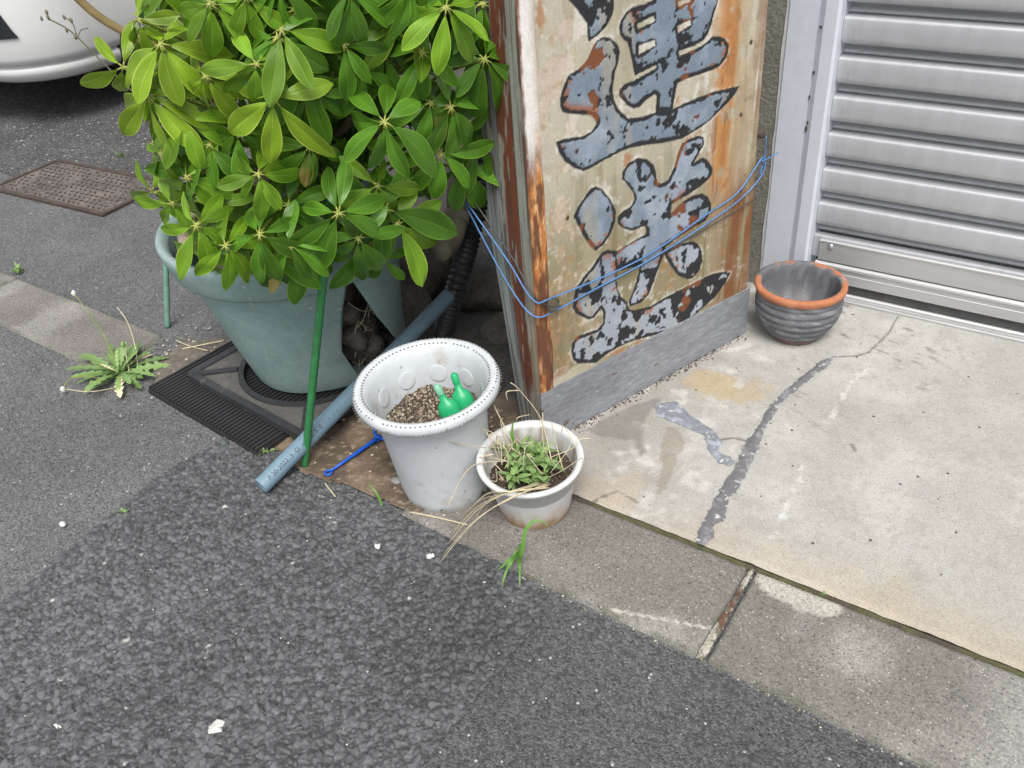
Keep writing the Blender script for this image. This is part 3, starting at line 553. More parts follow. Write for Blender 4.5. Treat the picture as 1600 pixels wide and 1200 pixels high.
# rusted corner trim, rounded
na, nb = 14, 420
A, Bz = np.meshgrid(np.linspace(0, 1, na), np.linspace(.142, ZT, nb))
wv = .036 + .006 * (fbm(Bz * 9, A * 0, 3, 340) - .5)
Uc = -.003 + A * wv; Vc = .0035 * np.sin(np.clip(A, 0, 1) * math.pi) ** .5 + .0015 * (fbm(A * 4, Bz * 40, 3, 341) - .5)
n1 = fbm(A * 3, Bz * 16, 4, 342); n2 = fbm(A * 9, Bz * 60, 4, 343)
c = np.zeros(A.shape + (3,)) + (.48, .19, .055); c = mixc(c, (.64, .36, .17), sst(.45, .65, n2)); c = mixc(c, (.10, .042, .024), sst(.44, .60, n1) * .9); c = mixc(c, (.17, .07, .035), .8 * sst(.52, .62, fbm(A * 6 + 3, Bz * 45, 4, 345)))
hi = sst(.58, .70, Bz + .10 * (n1 - .5)); c = mixc(c, (.74, .725, .69), hi * sst(.02, .1, A + .12 * (n2 - .5)) * .95); c = mixc(c, (.55, .45, .30), .5 * hi * sst(.5, .9, A)); c = mixc(c, (.12, .05, .03), .8 * sst(.36, .22, Bz) * sst(.35, .6, n1 + .1)) ; c = mixc(c, (.13, .05, .028), .8 * sst(.18, .0, A + .2 * (n2 - .5)))
X_ = D2[0] * Uc + NF[0] * Vc; Y_ = D2[1] * Uc + NF[1] * Vc
me, used = gridmesh(X_, Y_, Bz - Z_SLAB, None, 'corner_trim'); setcol(me, c.reshape(-1, 3)); link('corner_trim', me, M['sign'], sroot)
# galvanised flashing round the foot
mb = MB()
V = [sw(-.004, .004, .008), sw(SW + .001, .004, .014), sw(SW + .001, .004, .140), sw(.26, .004, .1445), sw(-.004, .004, .1465), sw(-.004, -.003, .008), sw(SW + .001, -.003, .014), sw(SW + .001, -.003, .140), sw(.26, -.003, .1445), sw(-.004, -.003, .1465)]
mb.add(V, [(0, 1, 2, 3, 4), (9, 8, 7, 6, 5), (0, 5, 6, 1), (1, 6, 7, 2), (2, 7, 8, 3), (3, 8, 9, 4), (4, 9, 5, 0)]); mb.build('foot_flashing', M['flash'], sroot)
V, F = lathe([(0, .009), (.006, .009), (.009, .006), (.010, 0)], 12); mb = MB(); mb.add(V, F)
bo = mb.build('bolt', M['iron'], sroot, True); u0, z0 = suz(1190, 208); bo.location = sw(SW - .012, .002, z0); bo.rotation_euler = Vector((NF[0], NF[1], 0)).to_track_quat('Z', 'Y').to_euler()

# wires tied round the sign
wr = empty('tie_wire', (PL[0], PL[1], Z_SLAB)); tag(wr, 'blue wire tied round the rusty kanji sign', 'wire')
def SU(px, py, v=.0045): u, z = suz(px, py); return sw(u, v, z)
def side_pt(f, z): return sw(-.005, -f, z)
uA, zA = suz(848, 463); uB, zB = suz(850, 486)
right = [SU(1188, 245, .006), SU(1184, 272, .006)]
back = [sw(-.012, -.06, zA + .06), sw(-.03, -.16, zA + .16)]
mb = MB(); mb.tube(curvepts([back[1], back[0], sw(-.008, .002, zA + .004), SU(862, 461, .009), SU(1000, 403), SU(1100, 335), SU(1150, 300)] + right, 8), .0018, 6); mb.build('strand', M['wire'], wr, True)
mb = MB(); mb.tube(curvepts([sw(-.03, -.16, zA + .15), sw(-.014, -.07, zB + .05), sw(-.009, .002, zB + .002), SU(866, 480, .010), SU(920, 452, .009), SU(1010, 404, .009), SU(1110, 343), SU(1160, 305), SU(1188, 268, .008), SU(1190, 240, .008)], 8), .0018, 6); mb.build('strand', M['wire'], wr, True)
mb = MB(); mb.tube(curvepts([sw(-.02, -.16, zA + .17), sw(-.009, -.05, zA + .07), sw(-.006, .003, zA + .012), SU(870, 476, .0085), SU(950, 440, .006), SU(1100, 356, .006), SU(1180, 305, .006), SU(1186, 285, .006)], 8), .0015, 6); mb.build('grey_strand', M['gwire'], wr, True)
mb = MB(); cx = SU(857, 472, .014); mb.tube([Vector(cx) + Vector((D2[0] * math.cos(a) * .013, D2[1] * math.cos(a) * .013, .013 * math.sin(a))) for a in np.linspace(0, 6.28, 20)], .002, 6); mb.build('wire_ring', M['gwire'], wr, True)
mb = MB(); mb.tube(curvepts([SU(1190, 210, .012), SU(1190, 235, .010), SU(1187, 255, .010)], 5), .0014, 5); mb.tube(curvepts([SU(1184, 250, .01), SU(1196, 244, .012), SU(1207, 236, .014)], 4), .0014, 5); mb.build('loose_end', M['wire'], wr, True)

# ---------------------------------------------------------------- planter with umbrella tree
PB = np.array([-1.455, 1.205]); PZ = .030
pot = empty('split_planter', (PB[0], PB[1], PZ)); tag(pot, 'large split teal plastic planter on black pot stand', 'planter')
CAZ = math.atan2(-PB[1], -PB[0])
HP, RB, RT = .365, .148, .252
def gapL(t): return np.interp(t, [0, .08, .3, .6, .86], [33, 27, 17, 19, 24])
def gapR(t): return np.interp(t, [0, .12, .3, .5, .7, .86], [72, 62, 49, 38, 30, 24])
def potr(t): return RB + (RT - RB) * (t ** .92) 
def potwall():
    nt_, na_ = 40, 200; V = []; F = []
    for i in range(nt_ + 1):
        t = i / nt_
        if t <= .86: a0, a1 = gapR(t) - 0, 360 + gapL(t)
        else: a0, a1 = 24, 384
        for lay in (0, 1):
            for k in range(na_ + 1):
                a = math.radians(a0 + (a1 - a0) * k / na_); fl = .016 * max(0, 1 - t / .2) * max(0, 1 - (na_ - k) / 22.) + .075 * max(0, 1 - t / .9) * max(0, 1 - k / 80.)
                r = potr(t) - lay * .005 + fl; aa = CAZ + a; V.append((r * math.cos(aa), r * math.sin(aa), HP * t))
    st = 2 * (na_ + 1)
    for i in range(nt_):
        for k in range(na_):
            a = i * st + k; F.append((a, a + 1, a + st + 1, a + st)); b = a + na_ + 1; F.append((b + st, b + st + 1, b + 1, b))
        for k in (0, na_):
            a = i * st + k; b = a + na_ + 1; F.append((a, a + st, b + st, b) if k == 0 else (b, b + st, a + st, a))
    mb = MB(); mb.add(V, F); return mb.build('pot_wall', M['teal'], pot, True)
potwall()
V, F = lathe([(RT - .004, HP - .062), (RT + .006, HP - .060), (RT + .010, HP - .054), (RT + .022, HP - .012), (RT + .026, HP + .006), (RT + .022, HP + .014), (RT + .010, HP + .012), (RT + .002, HP - .002), (RT - .006, HP - .02), (RT - .006, HP - .058)], 96)
mb = MB(); mb.add(V, F); mb.build('rim', M['teal'], pot, True)
V, F = lathe([(0.001, .004), (RB - .01, .004), (RB - .002, .006)], 64); mb = MB(); mb.add(V, F); mb.build('pot_floor', M['teal'], pot)
def lump(r, z, a): return r * (.92 + .10 * math.sin(a * 5 + z * 30) * math.sin(a * 3 - z * 17) + .05 * math.sin(a * 13 + z * 60))
V, F = lathe([(.002, .012), (.08, .012), (.10, .05), (.125, .12), (.15, .20), (.175, .28), (.20, HP - .04), (.12, HP - .012), (.002, HP)], 80, lump)
me = mesh(V, F); a_ = np.array(V); n_ = fbm(a_[:, 0] * 30 + a_[:, 1] * 20, a_[:, 2] * 30 + a_[:, 1] * 20, 3, 12); setcol(me, mixc(np.zeros((len(V), 3)) + (.085, .06, .045), (.22, .17, .12), sst(.5, .7, n_))); link('root_ball', me, M['soil'], pot, smooth=True)
for k, (d_, z, r) in enumerate([(44, .10, .044), (58, .055, .05), (38, .165, .03), (70, .10, .04)]):
    a = CAZ + math.radians(d_); mb = MB(); mb.blob((0, 0, 0), r, 60 + k, 3, .22, (1, 1, .85)); mb.build('stone', M['rock'], pot, True, (.118 * math.cos(a) * (1 + z), .118 * math.sin(a) * (1 + z), z))
mb = MB()
for k in range(14):
    a = CAZ + math.radians(random.uniform(36, 80)); z = random.uniform(.02, .22); r = .135 + z * .25
    mb.tube(curvepts([(r * math.cos(a + q * .18 * random.uniform(.5, 1)), r * math.sin(a + q * .18), max(.006, z + random.uniform(-.03, .03))) for q in (-1, -.3, .4, 1)], 4), .0009, 5)
mb.build('roots', M['straw'], pot, True)
# dry root collar along the far left of the rim
mb = MB(); a0 = CAZ - math.radians(118)
for k in range(7):
    mb.tube(curvepts([((RT - .030 - .01 * random.random()) * math.cos(a0 + q), (RT - .030 - .01 * random.random()) * math.sin(a0 + q), HP - .010 + .020 * random.random()) for q in np.linspace(-1.0, .7, 9)], 4), random.uniform(.012, .020), 7)
mb.build('dry_root', mat('dry_root', (.34, .27, .21), .95, noise=(40, .35), bump=(80, .8, .003)), pot, True)

# --- umbrella tree
tr = empty('umbrella_plant', (PB[0], PB[1], PZ + HP - .01)); tag(tr, 'bushy green umbrella plant growing from teal planter', 'plant'); T0 = np.array([PB[0], PB[1], PZ + HP - .01])
LCOLS = [-1, -.945, -.90, -.45, -.055, -.022, .022, .055, .45, .90, .945, 1]
def leaflet_mesh(seed, young):
    rs = np.random.default_rng(seed); nr = 11; V = []; C = []; F = []; wmax = rs.uniform(.155, .205); tip = rs.uniform(.02, .09); bend = rs.uniform(.10, .50); curl = rs.uniform(-.11, .11); fold = rs.uniform(.05, .15); wav = rs.uniform(0, 6)
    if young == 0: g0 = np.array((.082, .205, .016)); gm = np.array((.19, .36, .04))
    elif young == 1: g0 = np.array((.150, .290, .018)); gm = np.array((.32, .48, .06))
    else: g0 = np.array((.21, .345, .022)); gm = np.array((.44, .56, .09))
    for i in range(nr):
        t = i / (nr - 1); wd = wmax * (math.sin(math.pi * min(1, t ** 1.18 * .985 + .01)) ** .72) * (.82 + .30 * t)
        if i == 0: wd = .006
        if i == nr - 1: wd = .012
        for s_ in LCOLS:
            x = t * (1 - .10 * bend); y = s_ * wd + curl * t * t
            z = -bend * t * t * .9 + fold * abs(s_) * wd * 2.2 - .10 * (abs(s_) > .8) * wd + .014 * math.sin(t * 9 + wav + s_ * 2)
            V.append((x, y, z)); m_ = 1.0 if abs(s_) == 1 else 0.0
            c = g0 * (1 + .16 * math.sin(t * 5 + s_ * 2 + seed)) if abs(s_) < .93 else gm
            if abs(s_) < .03: c = g0 * .45 + gm * .55
            C.append(c)
    n = len(LCOLS)
    for i in range(nr - 1):
        for k in range(n - 1): a = i * n + k; F.append((a, a + 1, a + n + 1, a + n))
    me = mesh(V, F, 'leaflet'); setcol(me, np.array(C)); me.materials.append(M['leaf']); me.polygons.foreach_set('use_smooth', [True] * len(me.polygons)); return me
LM = {y: [leaflet_mesh(20 * y + s, y) for s in range(12)] for y in (0, 1, 2)}
yel = leaflet_mesh(99, 2); cc_ = np.ones((len(yel.vertices), 4), np.float32); cc_[:, :3] = mixc(np.zeros((len(yel.vertices), 3)) + (.16, .25, .04), (.42, .34, .09), sst(.35, .6, np.array([v.co.x for v in yel.vertices]))); yel.color_attributes['Col'].data.foreach_set('color', cc_.ravel())
CC = np.array([-1.36, 1.26, .80]); CRd = np.array([.50, .46, .50])
def canopy_hit(px, py):
    d = ray(px, py); d = d / np.linalg.norm(d); o = (CAMP - CC) / CRd; e = d / CRd; a = e @ e; b = o @ e; c = o @ o - 1; q = b * b - a * c
    t = (-b - math.sqrt(q)) / a if q > 0 else -b / a
    return CAMP + d * t, d
def umbel_frames(P, nrm, n, L, seed, phase=None, span=360):
    rs = np.random.default_rng(seed); nrm = Vector(nrm).normalized(); upv = Vector((0, 0, 1)); t1 = (upv - nrm * upv.dot(nrm)); t1 = t1.normalized() if t1.length > .05 else Vector((1, 0, 0)); t2 = nrm.cross(t1)
    out = []; ph = rs.uniform(0, 360) if phase is None else phase
    for k in range(n):
        a = math.radians(ph + span * k / n + rs.uniform(-15, 15)); dr = math.radians(rs.uniform(0, 34)); l = L * rs.uniform(.74, 1.12)
        dv = (t1 * math.cos(a) + t2 * math.sin(a)) * math.cos(dr) - nrm * math.sin(dr)
        if math.cos(a) > .3: l *= .86
        dv = (dv + Vector((0, 0, -.22))).normalized()
        yv = nrm.cross(dv).normalized(); zv = dv.cross(yv).normalized(); tw = rs.uniform(-.6, .6)
        yv2 = yv * math.cos(tw) + zv * math.sin(tw); zv2 = dv.cross(yv2)
        st = l * .13; Mx = Matrix(((dv.x * l, yv2.x * l, zv2.x * l, dv.x * st), (dv.y * l, yv2.y * l, zv2.y * l, dv.y * st), (dv.z * l, yv2.z * l, zv2.z * l, dv.z * st), (0, 0, 0, 1)))
        out.append((Mx, dv, st))
    return out
def add_leaf(P, nrm, n, L, young, seed, parts=True, phase=None, span=360, stuff=None, stems=None):
    fr = umbel_frames(P, nrm, n, L, seed, phase, span); rs = random.Random(seed); Pl = Vector(P - T0)
    base = Vector(((P[0] - CC[0]) * .55 + CC[0] - T0[0], (P[1] - CC[1]) * .55 + CC[1] - T0[1], max(.05, (P[2] - T0[2]) * .72)))
    if parts:
        mb = MB(); bl = base - Pl
        mb.tube(curvepts([bl, bl * .5 + Vector((0, 0, .015)), Vector((0, 0, 0))], 5), [.0030] * 10 + [.0034], 6)
        for Mx, dv, st in fr: mb.tube([Vector((0, 0, 0)), dv * st * 1.1], .0014, 5)
        lf = mb.build('leaf', M['pet'], tr, True, Pl)
        for Mx, dv, st in fr:
            o = bpy.data.objects.new('leaflet', yel if rs.random() < .012 else rs.choice(LM[young])); COL.objects.link(o); o.parent = lf; o.matrix_local = Mx
    else:
        for Mx, dv, st in fr:
            m_ = rs.choice(LM[young]); k = len(stuff[0]); A_ = np.array([(Mx @ v.co) for v in m_.vertices]) + np.array(Pl); stuff[0].extend(A_.tolist())
            stuff[1].extend([tuple(k + i for i in p.vertices) for p in m_.polygons]); cb = np.zeros(len(m_.vertices) * 4, np.float32); m_.color_attributes['Col'].data.foreach_get('color', cb); f_ = rs.uniform(.75, 1.15); stuff[2].extend((cb.reshape(-1, 4)[:, :3] * f_).tolist())
            stems.tube([Pl, Pl + dv * st * 1.1], .0018, 4)
        stems.tube([base, (base + Pl) / 2 + Vector((0, 0, .01)), Pl], .0028, 4)
M['pet'] = mat('leaf_stalk', (.30, .33, .07), .45, noise=(60, .12))
# (px, py of the stalk joint, leaflet length in px, count, tint 0 dark - 2 yellow green, toward-camera weight, depth offset)
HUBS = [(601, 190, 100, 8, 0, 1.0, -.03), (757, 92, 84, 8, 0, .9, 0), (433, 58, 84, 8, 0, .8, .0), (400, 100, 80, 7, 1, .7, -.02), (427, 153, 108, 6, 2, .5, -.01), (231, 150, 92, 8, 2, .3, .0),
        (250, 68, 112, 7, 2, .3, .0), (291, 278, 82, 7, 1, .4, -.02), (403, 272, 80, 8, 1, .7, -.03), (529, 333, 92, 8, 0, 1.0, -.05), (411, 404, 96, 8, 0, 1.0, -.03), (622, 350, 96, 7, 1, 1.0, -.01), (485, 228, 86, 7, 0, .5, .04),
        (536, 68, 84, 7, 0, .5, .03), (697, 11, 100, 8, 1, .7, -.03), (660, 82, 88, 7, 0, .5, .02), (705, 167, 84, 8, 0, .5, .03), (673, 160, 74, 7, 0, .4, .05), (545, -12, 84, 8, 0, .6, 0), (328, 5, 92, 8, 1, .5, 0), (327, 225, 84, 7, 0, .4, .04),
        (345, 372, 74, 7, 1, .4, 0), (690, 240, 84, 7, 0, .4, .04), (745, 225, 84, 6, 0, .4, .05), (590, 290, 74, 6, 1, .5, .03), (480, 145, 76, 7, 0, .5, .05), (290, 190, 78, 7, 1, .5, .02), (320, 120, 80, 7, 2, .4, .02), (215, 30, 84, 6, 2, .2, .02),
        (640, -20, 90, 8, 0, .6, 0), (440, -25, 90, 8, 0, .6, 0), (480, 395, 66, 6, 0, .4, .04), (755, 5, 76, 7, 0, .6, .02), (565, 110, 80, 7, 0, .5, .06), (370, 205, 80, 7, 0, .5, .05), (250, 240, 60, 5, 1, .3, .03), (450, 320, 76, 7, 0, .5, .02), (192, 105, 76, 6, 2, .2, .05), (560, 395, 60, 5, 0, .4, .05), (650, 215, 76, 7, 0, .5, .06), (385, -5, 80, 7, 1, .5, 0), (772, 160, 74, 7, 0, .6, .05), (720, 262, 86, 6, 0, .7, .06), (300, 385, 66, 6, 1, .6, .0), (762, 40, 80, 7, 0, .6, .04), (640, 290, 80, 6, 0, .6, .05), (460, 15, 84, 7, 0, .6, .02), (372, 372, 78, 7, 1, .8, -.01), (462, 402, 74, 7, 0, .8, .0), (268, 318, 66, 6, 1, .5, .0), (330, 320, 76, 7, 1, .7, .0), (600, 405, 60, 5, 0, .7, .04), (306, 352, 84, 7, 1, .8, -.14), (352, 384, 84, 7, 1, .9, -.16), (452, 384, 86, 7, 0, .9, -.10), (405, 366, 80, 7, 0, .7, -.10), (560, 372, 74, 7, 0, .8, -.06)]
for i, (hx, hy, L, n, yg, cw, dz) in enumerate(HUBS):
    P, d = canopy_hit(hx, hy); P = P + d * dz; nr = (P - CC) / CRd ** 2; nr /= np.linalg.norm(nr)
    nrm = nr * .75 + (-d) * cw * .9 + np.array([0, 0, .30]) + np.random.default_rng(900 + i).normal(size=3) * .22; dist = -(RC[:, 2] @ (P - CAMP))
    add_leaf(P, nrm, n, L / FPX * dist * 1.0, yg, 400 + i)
stuff = ([], [], []); stems = MB(); rs = np.random.default_rng(21); k = 0; cnt = 0
def prj(P): c = RC.T @ (P - CAMP); return 800 + FPX * c[0] / -c[2], 600 - FPX * c[1] / -c[2]
while cnt < 190 and k < 4000:
    k += 1; v = rs.normal(size=3); v /= np.linalg.norm(v); rr = rs.uniform(.35, .93) if cnt < 130 else rs.uniform(.85, 1.0)
    P = CC + v * CRd * rr; 
    if P[2] < .46: continue
    x_, y_ = prj(P)
    if y_ > -150 and (x_ < 232 or x_ > 742 or y_ > 385 - max(0, (330 - x_)) * .5 or (x_ > 640 and y_ > 250)): continue
    nr = v / CRd; nr /= np.linalg.norm(nr); nrm = nr * .8 + np.array([0, 0, .5]) + rs.normal(size=3) * .25
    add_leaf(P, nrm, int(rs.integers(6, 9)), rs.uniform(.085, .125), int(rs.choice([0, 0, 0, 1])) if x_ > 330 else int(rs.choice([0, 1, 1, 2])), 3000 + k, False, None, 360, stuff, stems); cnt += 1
me = mesh(stuff[0], stuff[1], 'inner_foliage'); setcol(me, np.array(stuff[2])); tag(link('inner_foliage', me, M['leaf'], tr, smooth=True), kind='stuff')
stems.build('leaf_stalks', M['twig'], tr, True)['kind'] = 'stuff'
for k in range(7):
    a = k * .9; mb = MB(); tx = (CC[0] - T0[0]) + .26 * math.cos(a); ty = (CC[1] - T0[1]) + .22 * math.sin(a)
    mb.tube(curvepts([(.06 * math.cos(a), .06 * math.sin(a), -.02), (.11 * math.cos(a), .10 * math.sin(a), .15), (tx * .8, ty * .8, .32), (tx, ty, .55)], 6), [.013 - .0003 * i for i in range(19)], 7); mb.build('stem', M['bark'], tr, True)
# bare branch at upper left
P1 = at_dist(172, 38, 2.05); P0 = at_dist(112, -12, 2.02); P2 = at_dist(300, 100, 2.1)
mb = MB(); mb.tube(curvepts([P0 - T0, P1 - T0, P2 - T0], 5), .0085, 7); mb.build('bare_branch', mat('tan_branch', (.42, .30, .15), .7, noise=(30, .2)), tr, True)
# dry flowering weed stem beside the branch
wd = empty('dry_weed_stem', at_dist(235, 170, 2.2)); tag(wd, 'thin dry weed stem with tiny buds before the white car', 'weed'); W0 = np.array(wd.location)
def wp(px, py, t=2.2): return at_dist(px, py, t) - W0
mb = MB(); mb.tube(curvepts([(0, 0, 0), wp(161, 98), wp(120, 57), wp(100, 42), wp(75, 29)], 5), .0016, 5); mb.tube(curvepts([wp(120, 57), wp(114, 38), wp(100, 26)], 4), .0012, 5); mb.tube(curvepts([wp(122, 60), wp(126, 47), wp(138, 44)], 4), .0012, 5); mb.build('stalk', M['bud'], wd, True)
for q in ((65, 29), (73, 19), (75, 27), (100, 27), (104, 47), (118, 58), (111, 32)):
    mb = MB(); mb.blob((0, 0, 0), .0042, q[0], 1, .2, (1, .7, 1.4)); mb.build('bud', M['bud'], wd, True, tuple(wp(*q)))

# ---------------------------------------------------------------- stakes
def stake(name, a, b, r, m, label):
    a = Vector(a); b = Vector(b); o = empty(name, a); tag(o, label, 'stake', 'plant stakes'); d = b - a; L = d.length; N = int(L / .012); mb = MB()
    mb.tube([d * (i / N) for i in range(N + 1)], [r * (1.0 + (.09 if i % 2 else -.03)) for i in range(N + 1)], 10); mb.build('shaft', m, o, True)
    V, F = lathe([(r * 1.05, -.004), (r * 1.02, .006), (r * .7, .014), (.0005, .018)], 10); mb = MB(); mb.add(V, F); c = mb.build('cap', m, o, True, d); c.rotation_euler = d.to_track_quat('Z', 'Y').to_euler()
a = G(476, 730, .004); t_ = np.linalg.norm(a - CAMP); stake('plant_stake', a, at_dist(516, 320, t_ - .30), .0078, M['stake'], 'dark green ribbed stake leaning before the teal planter')
a = G(262, 512, .0); t_ = np.linalg.norm(a - CAMP); stake('plant_stake', a, at_dist(258, 370, t_ - .12), .0072, M['stake2'], 'faded pale green stake standing left behind the teal planter')
# ---------------------------------------------------------------- pot stand and ribbed mat
e1 = np.array([.995, -.10]); e1 /= np.linalg.norm(e1); e2 = np.array([-e1[1], e1[0]])
MO = np.array([-1.752, .922])
matr = empty('ribbed_mat', (MO[0], MO[1], .002), math.atan2(e1[1], e1[0])); tag(matr, 'black ribbed rubber mat under the pot stand', 'mat')
mb = MB(); mb.box((0, 0, 0), (.425, .40, .012)); mb.build('base', M['rubber'], matr)
rb = MB(); rb.box((.002, .002, .012), (.0085, .398, .0205)); rme = mesh(rb.v, rb.f, 'rib')
for k in range(35): link('rib', rme, M['rubber'], matr, (.0008 + k * .0121, 0, 0))
ps = empty('pot_stand', (MO[0] + e1[0] * .055 + e2[0] * .075, MO[1] + e1[1] * .055 + e2[1] * .075, .024), math.atan2(e1[1], e1[0])); tag(ps, 'square black plastic pot stand with round opening', 'pot stand')
Lx, Ly, hc = .44, .42, np.array([.225, .215]); RH = .168; n = 96; V = []; F = []
for k in range(n):
    a = 2 * math.pi * k / n; c_, s_ = math.cos(a), math.sin(a); tt = min((Lx - hc[0] if c_ > 0 else hc[0]) / max(abs(c_), 1e-6), (Ly - hc[1] if s_ > 0 else hc[1]) / max(abs(s_), 1e-6))
    for r, z in ((RH, 0), (RH, .016), (RH + .013, .016), (RH + .014, .011), (tt - .020 * tt / .21, .011), (tt - .018 * tt / .21, .016), (tt, .016), (tt, 0)): V.append((hc[0] + max(r, RH) * c_ if r < RH + .02 else hc[0] + max(r, RH + .0145) * c_, hc[1] + (max(r, RH) if r < RH + .02 else max(r, RH + .0145)) * s_, z))
for k in range(n):
    for j in range(8): F.append((k * 8 + j, k * 8 + (j + 1) % 8, ((k + 1) % n) * 8 + (j + 1) % 8, ((k + 1) % n) * 8 + j))
mb = MB(); mb.add(V, F); fr_ = mb.build('frame', M['bplast'], ps)
fr_.data.materials.append(M['dusty'])
for p in fr_.data.polygons:
    if p.index % 8 == 3: p.material_index = 1
for k in range(4):
    a = math.pi / 4 + k * math.pi / 2; mb = MB(); c_, s_ = math.cos(a), math.sin(a); d_ = Vector((c_, s_, 0)); p_ = Vector((-s_, c_, 0)); h0 = Vector((hc[0], hc[1], 0)); V = []
    for r in (RH + .016, .275):
        for s2 in (-1, 1):
            for z in (.011, .017): V.append(h0 + d_ * r + p_ * (.008 * s2) + Vector((0, 0, z)))
    mb.add(V, [(0, 1, 3, 2), (4, 6, 7, 5), (0, 4, 5, 1), (2, 3, 7, 6), (1, 5, 7, 3), (0, 2, 6, 4)]); mb.build('corner_rib', M['bplast'], ps)

# ---------------------------------------------------------------- pvc pipe
pa = Vector(G(408, 760, .0235)); pb = Vector(G(702, 462, .19)); pd = (pb - pa); PLn = pd.length; r_ = .0180
pipe = empty('pvc_pipe', pa); tag(pipe, 'blue grey plastic pipe lying beside the white bucket', 'pipe'); q_ = pd.to_track_quat('Z', 'X'); pipe.rotation_euler = q_.to_euler()
V, F = lathe([(.0148, .03), (.0148, 0), (r_, 0), (r_, .01), (r_, PLn), (.0148, PLn), (.0148, PLn - .05)], 28); mb = MB(); mb.add(V, F); po = mb.build('tube', M['pvc'], pipe, False)
for p in po.data.polygons: p.use_smooth = (p.index // 28) in (0, 3, 5)
V, F = lathe([(.0147, .03), (.0147, .07), (.001, .07)], 20); mb = MB(); mb.add(V, F); mb.build('bore', M['dark'], pipe)
fc = bpy.data.curves.new('t', 'FONT'); fc.body = 'P 20-202213  O  mVP91510  -  -  -  -  -  -  -  -  -'; fc.size = .0135; fo = bpy.data.objects.new('t', fc); COL.objects.link(fo)
dg = bpy.context.evaluated_depsgraph_get(); tm = bpy.data.meshes.new_from_object(fo.evaluated_get(dg)); bpy.data.objects.remove(fo)
toCam = q_.inverted() @ (Vector((0, 0, CAM_H)) - (pa + pd * .25)); ac = math.atan2(toCam.y, toCam.x) + .0
for v in tm.vertices:
    s_, h_ = v.co.x + .018, v.co.y - .0045; a = ac - (h_ / r_) * 1.0; v.co = ((r_ + .0003) * math.cos(a), (r_ + .0003) * math.sin(a), s_)
link('printing', tm, M['print'], pipe)

# ---------------------------------------------------------------- bucket
BK = np.array([-.917, 1.011]); bk = empty('bucket', (BK[0], BK[1], .010)); tag(bk, 'white plastic bucket planter with beaded rim and gritty soil', 'bucket'); bk.rotation_euler = (math.radians(3.5), math.radians(-1), 0)
HB = .262
def bkr(r, z, a):
    if z < .02 and r > .06: return r * (1 + 0 * a)
    return r
prof = [(.086, 0), (.088, .002), (.090, .02), (.0915, .03), (.104, HB - .075), (.110, HB - .04), (.112, HB - .028), (.130, HB - .026), (.1355, HB - .022), (.1375, HB - .012), (.1345, HB - .002), (.129, HB + .001), (.122, HB - .001), (.1150, HB - .008), (.1090, HB - .02), (.1020, HB - .06), (.0980, HB - .09), (.094, HB - .13), (.001, HB - .13)]
V, F = lathe(prof, 96); V = [list(v) for v in V]
for k in range(96):
    a = 2 * math.pi * k / 96; nt1 = max(0, math.cos(a * 6)) ** 8
    for row in (0, 1): V[row * 96 + k][2] += .011 * nt1
mb = MB(); mb.add(V, F); mb.build('shell', M['white'], bk, True)
mb = MB()
for rr, zz_, N in ((.1335, HB - .0005, 96), (.1395, HB - .016, 104), (.1195, HB - .002, 90)):
    for k in range(N):
        a = 2 * math.pi * k / N
        if random.random() < .06: continue
        mb.blob((rr * math.cos(a) * .998, rr * math.sin(a) * .998, zz_), .0020, 0, 1, 0, (1, 1, .6))
mb.build('rim_beads', M['dots'], bk, True)['kind'] = 'stuff'
for k in range(10):   # moulded round dimples on the inner wall
    a = 2 * math.pi * k / 10 + .2; nb_ = MB(); nb_.blob((0, 0, 0), .019, 1, 3, 0, (.07, 1, 1.0)); nb_.build('dimple', M['white'], bk, True, (.1003 * math.cos(a), .1003 * math.sin(a), HB - .062), (0, .15, a))
def grit_disc(R, z0, n, seed, cols, parent, amp=.012, smin=.0018, smax=.0045):
    rs = np.random.default_rng(seed); N = 28; x, y = np.meshgrid(np.linspace(-R, R, 70), np.linspace(-R, R, 70)); r = np.hypot(x, y)
    zf = lambda x, y: z0 + amp * (fbm(x * 30 + 5, y * 30 + 5, 3, seed) - .5)
    k = r <= R; keep = k[:-1, :-1] & k[1:, :-1] & k[:-1, 1:] & k[1:, 1:]
    me, used = gridmesh(x, y, zf(x, y), keep, 'soil'); setcol(me, (np.zeros((70, 70, 3)) + (.07, .052, .038)).reshape(-1, 3)[used]); so = link('soil', me, M['soil'], parent)
    mb = MB()
    for i in range(n):
        a = rs.uniform(0, 6.28); rr = R * math.sqrt(rs.uniform(0, .97)); px, py = rr * math.cos(a), rr * math.sin(a); s = rs.uniform(smin, smax)
        z = float(zf(np.array([px]), np.array([py]))[0]); c = cols[rs.integers(len(cols))]
        o3 = rs.uniform(.6, 1.2, 3); V = [(px + s * o3[0], py, z), (px, py + s * o3[1], z), (px - s, py + s * .2, z), (px, py - s, z), (px + s * .2, py, z + s * o3[2]), (px, py, z - s)]
        mb.add(V, [(0, 1, 4), (1, 2, 4), (2, 3, 4), (3, 0, 4), (1, 0, 5), (2, 1, 5), (3, 2, 5), (0, 3, 5)], c)
    g_ = mb.build('grit', M['grit'], so); g_['kind'] = 'stuff'
grit_disc(.0955, HB - .092, 2400, 5, [(.06, .045, .032), (.10, .075, .05), (.05, .04, .03), (.22, .17, .11), (.36, .30, .22), (.13, .10, .075), (.45, .40, .32)], bk, .022)
camdir = Vector((-BK[0], -BK[1], 0)).normalized(); rgt = Vector((-camdir.y, camdir.x, 0))
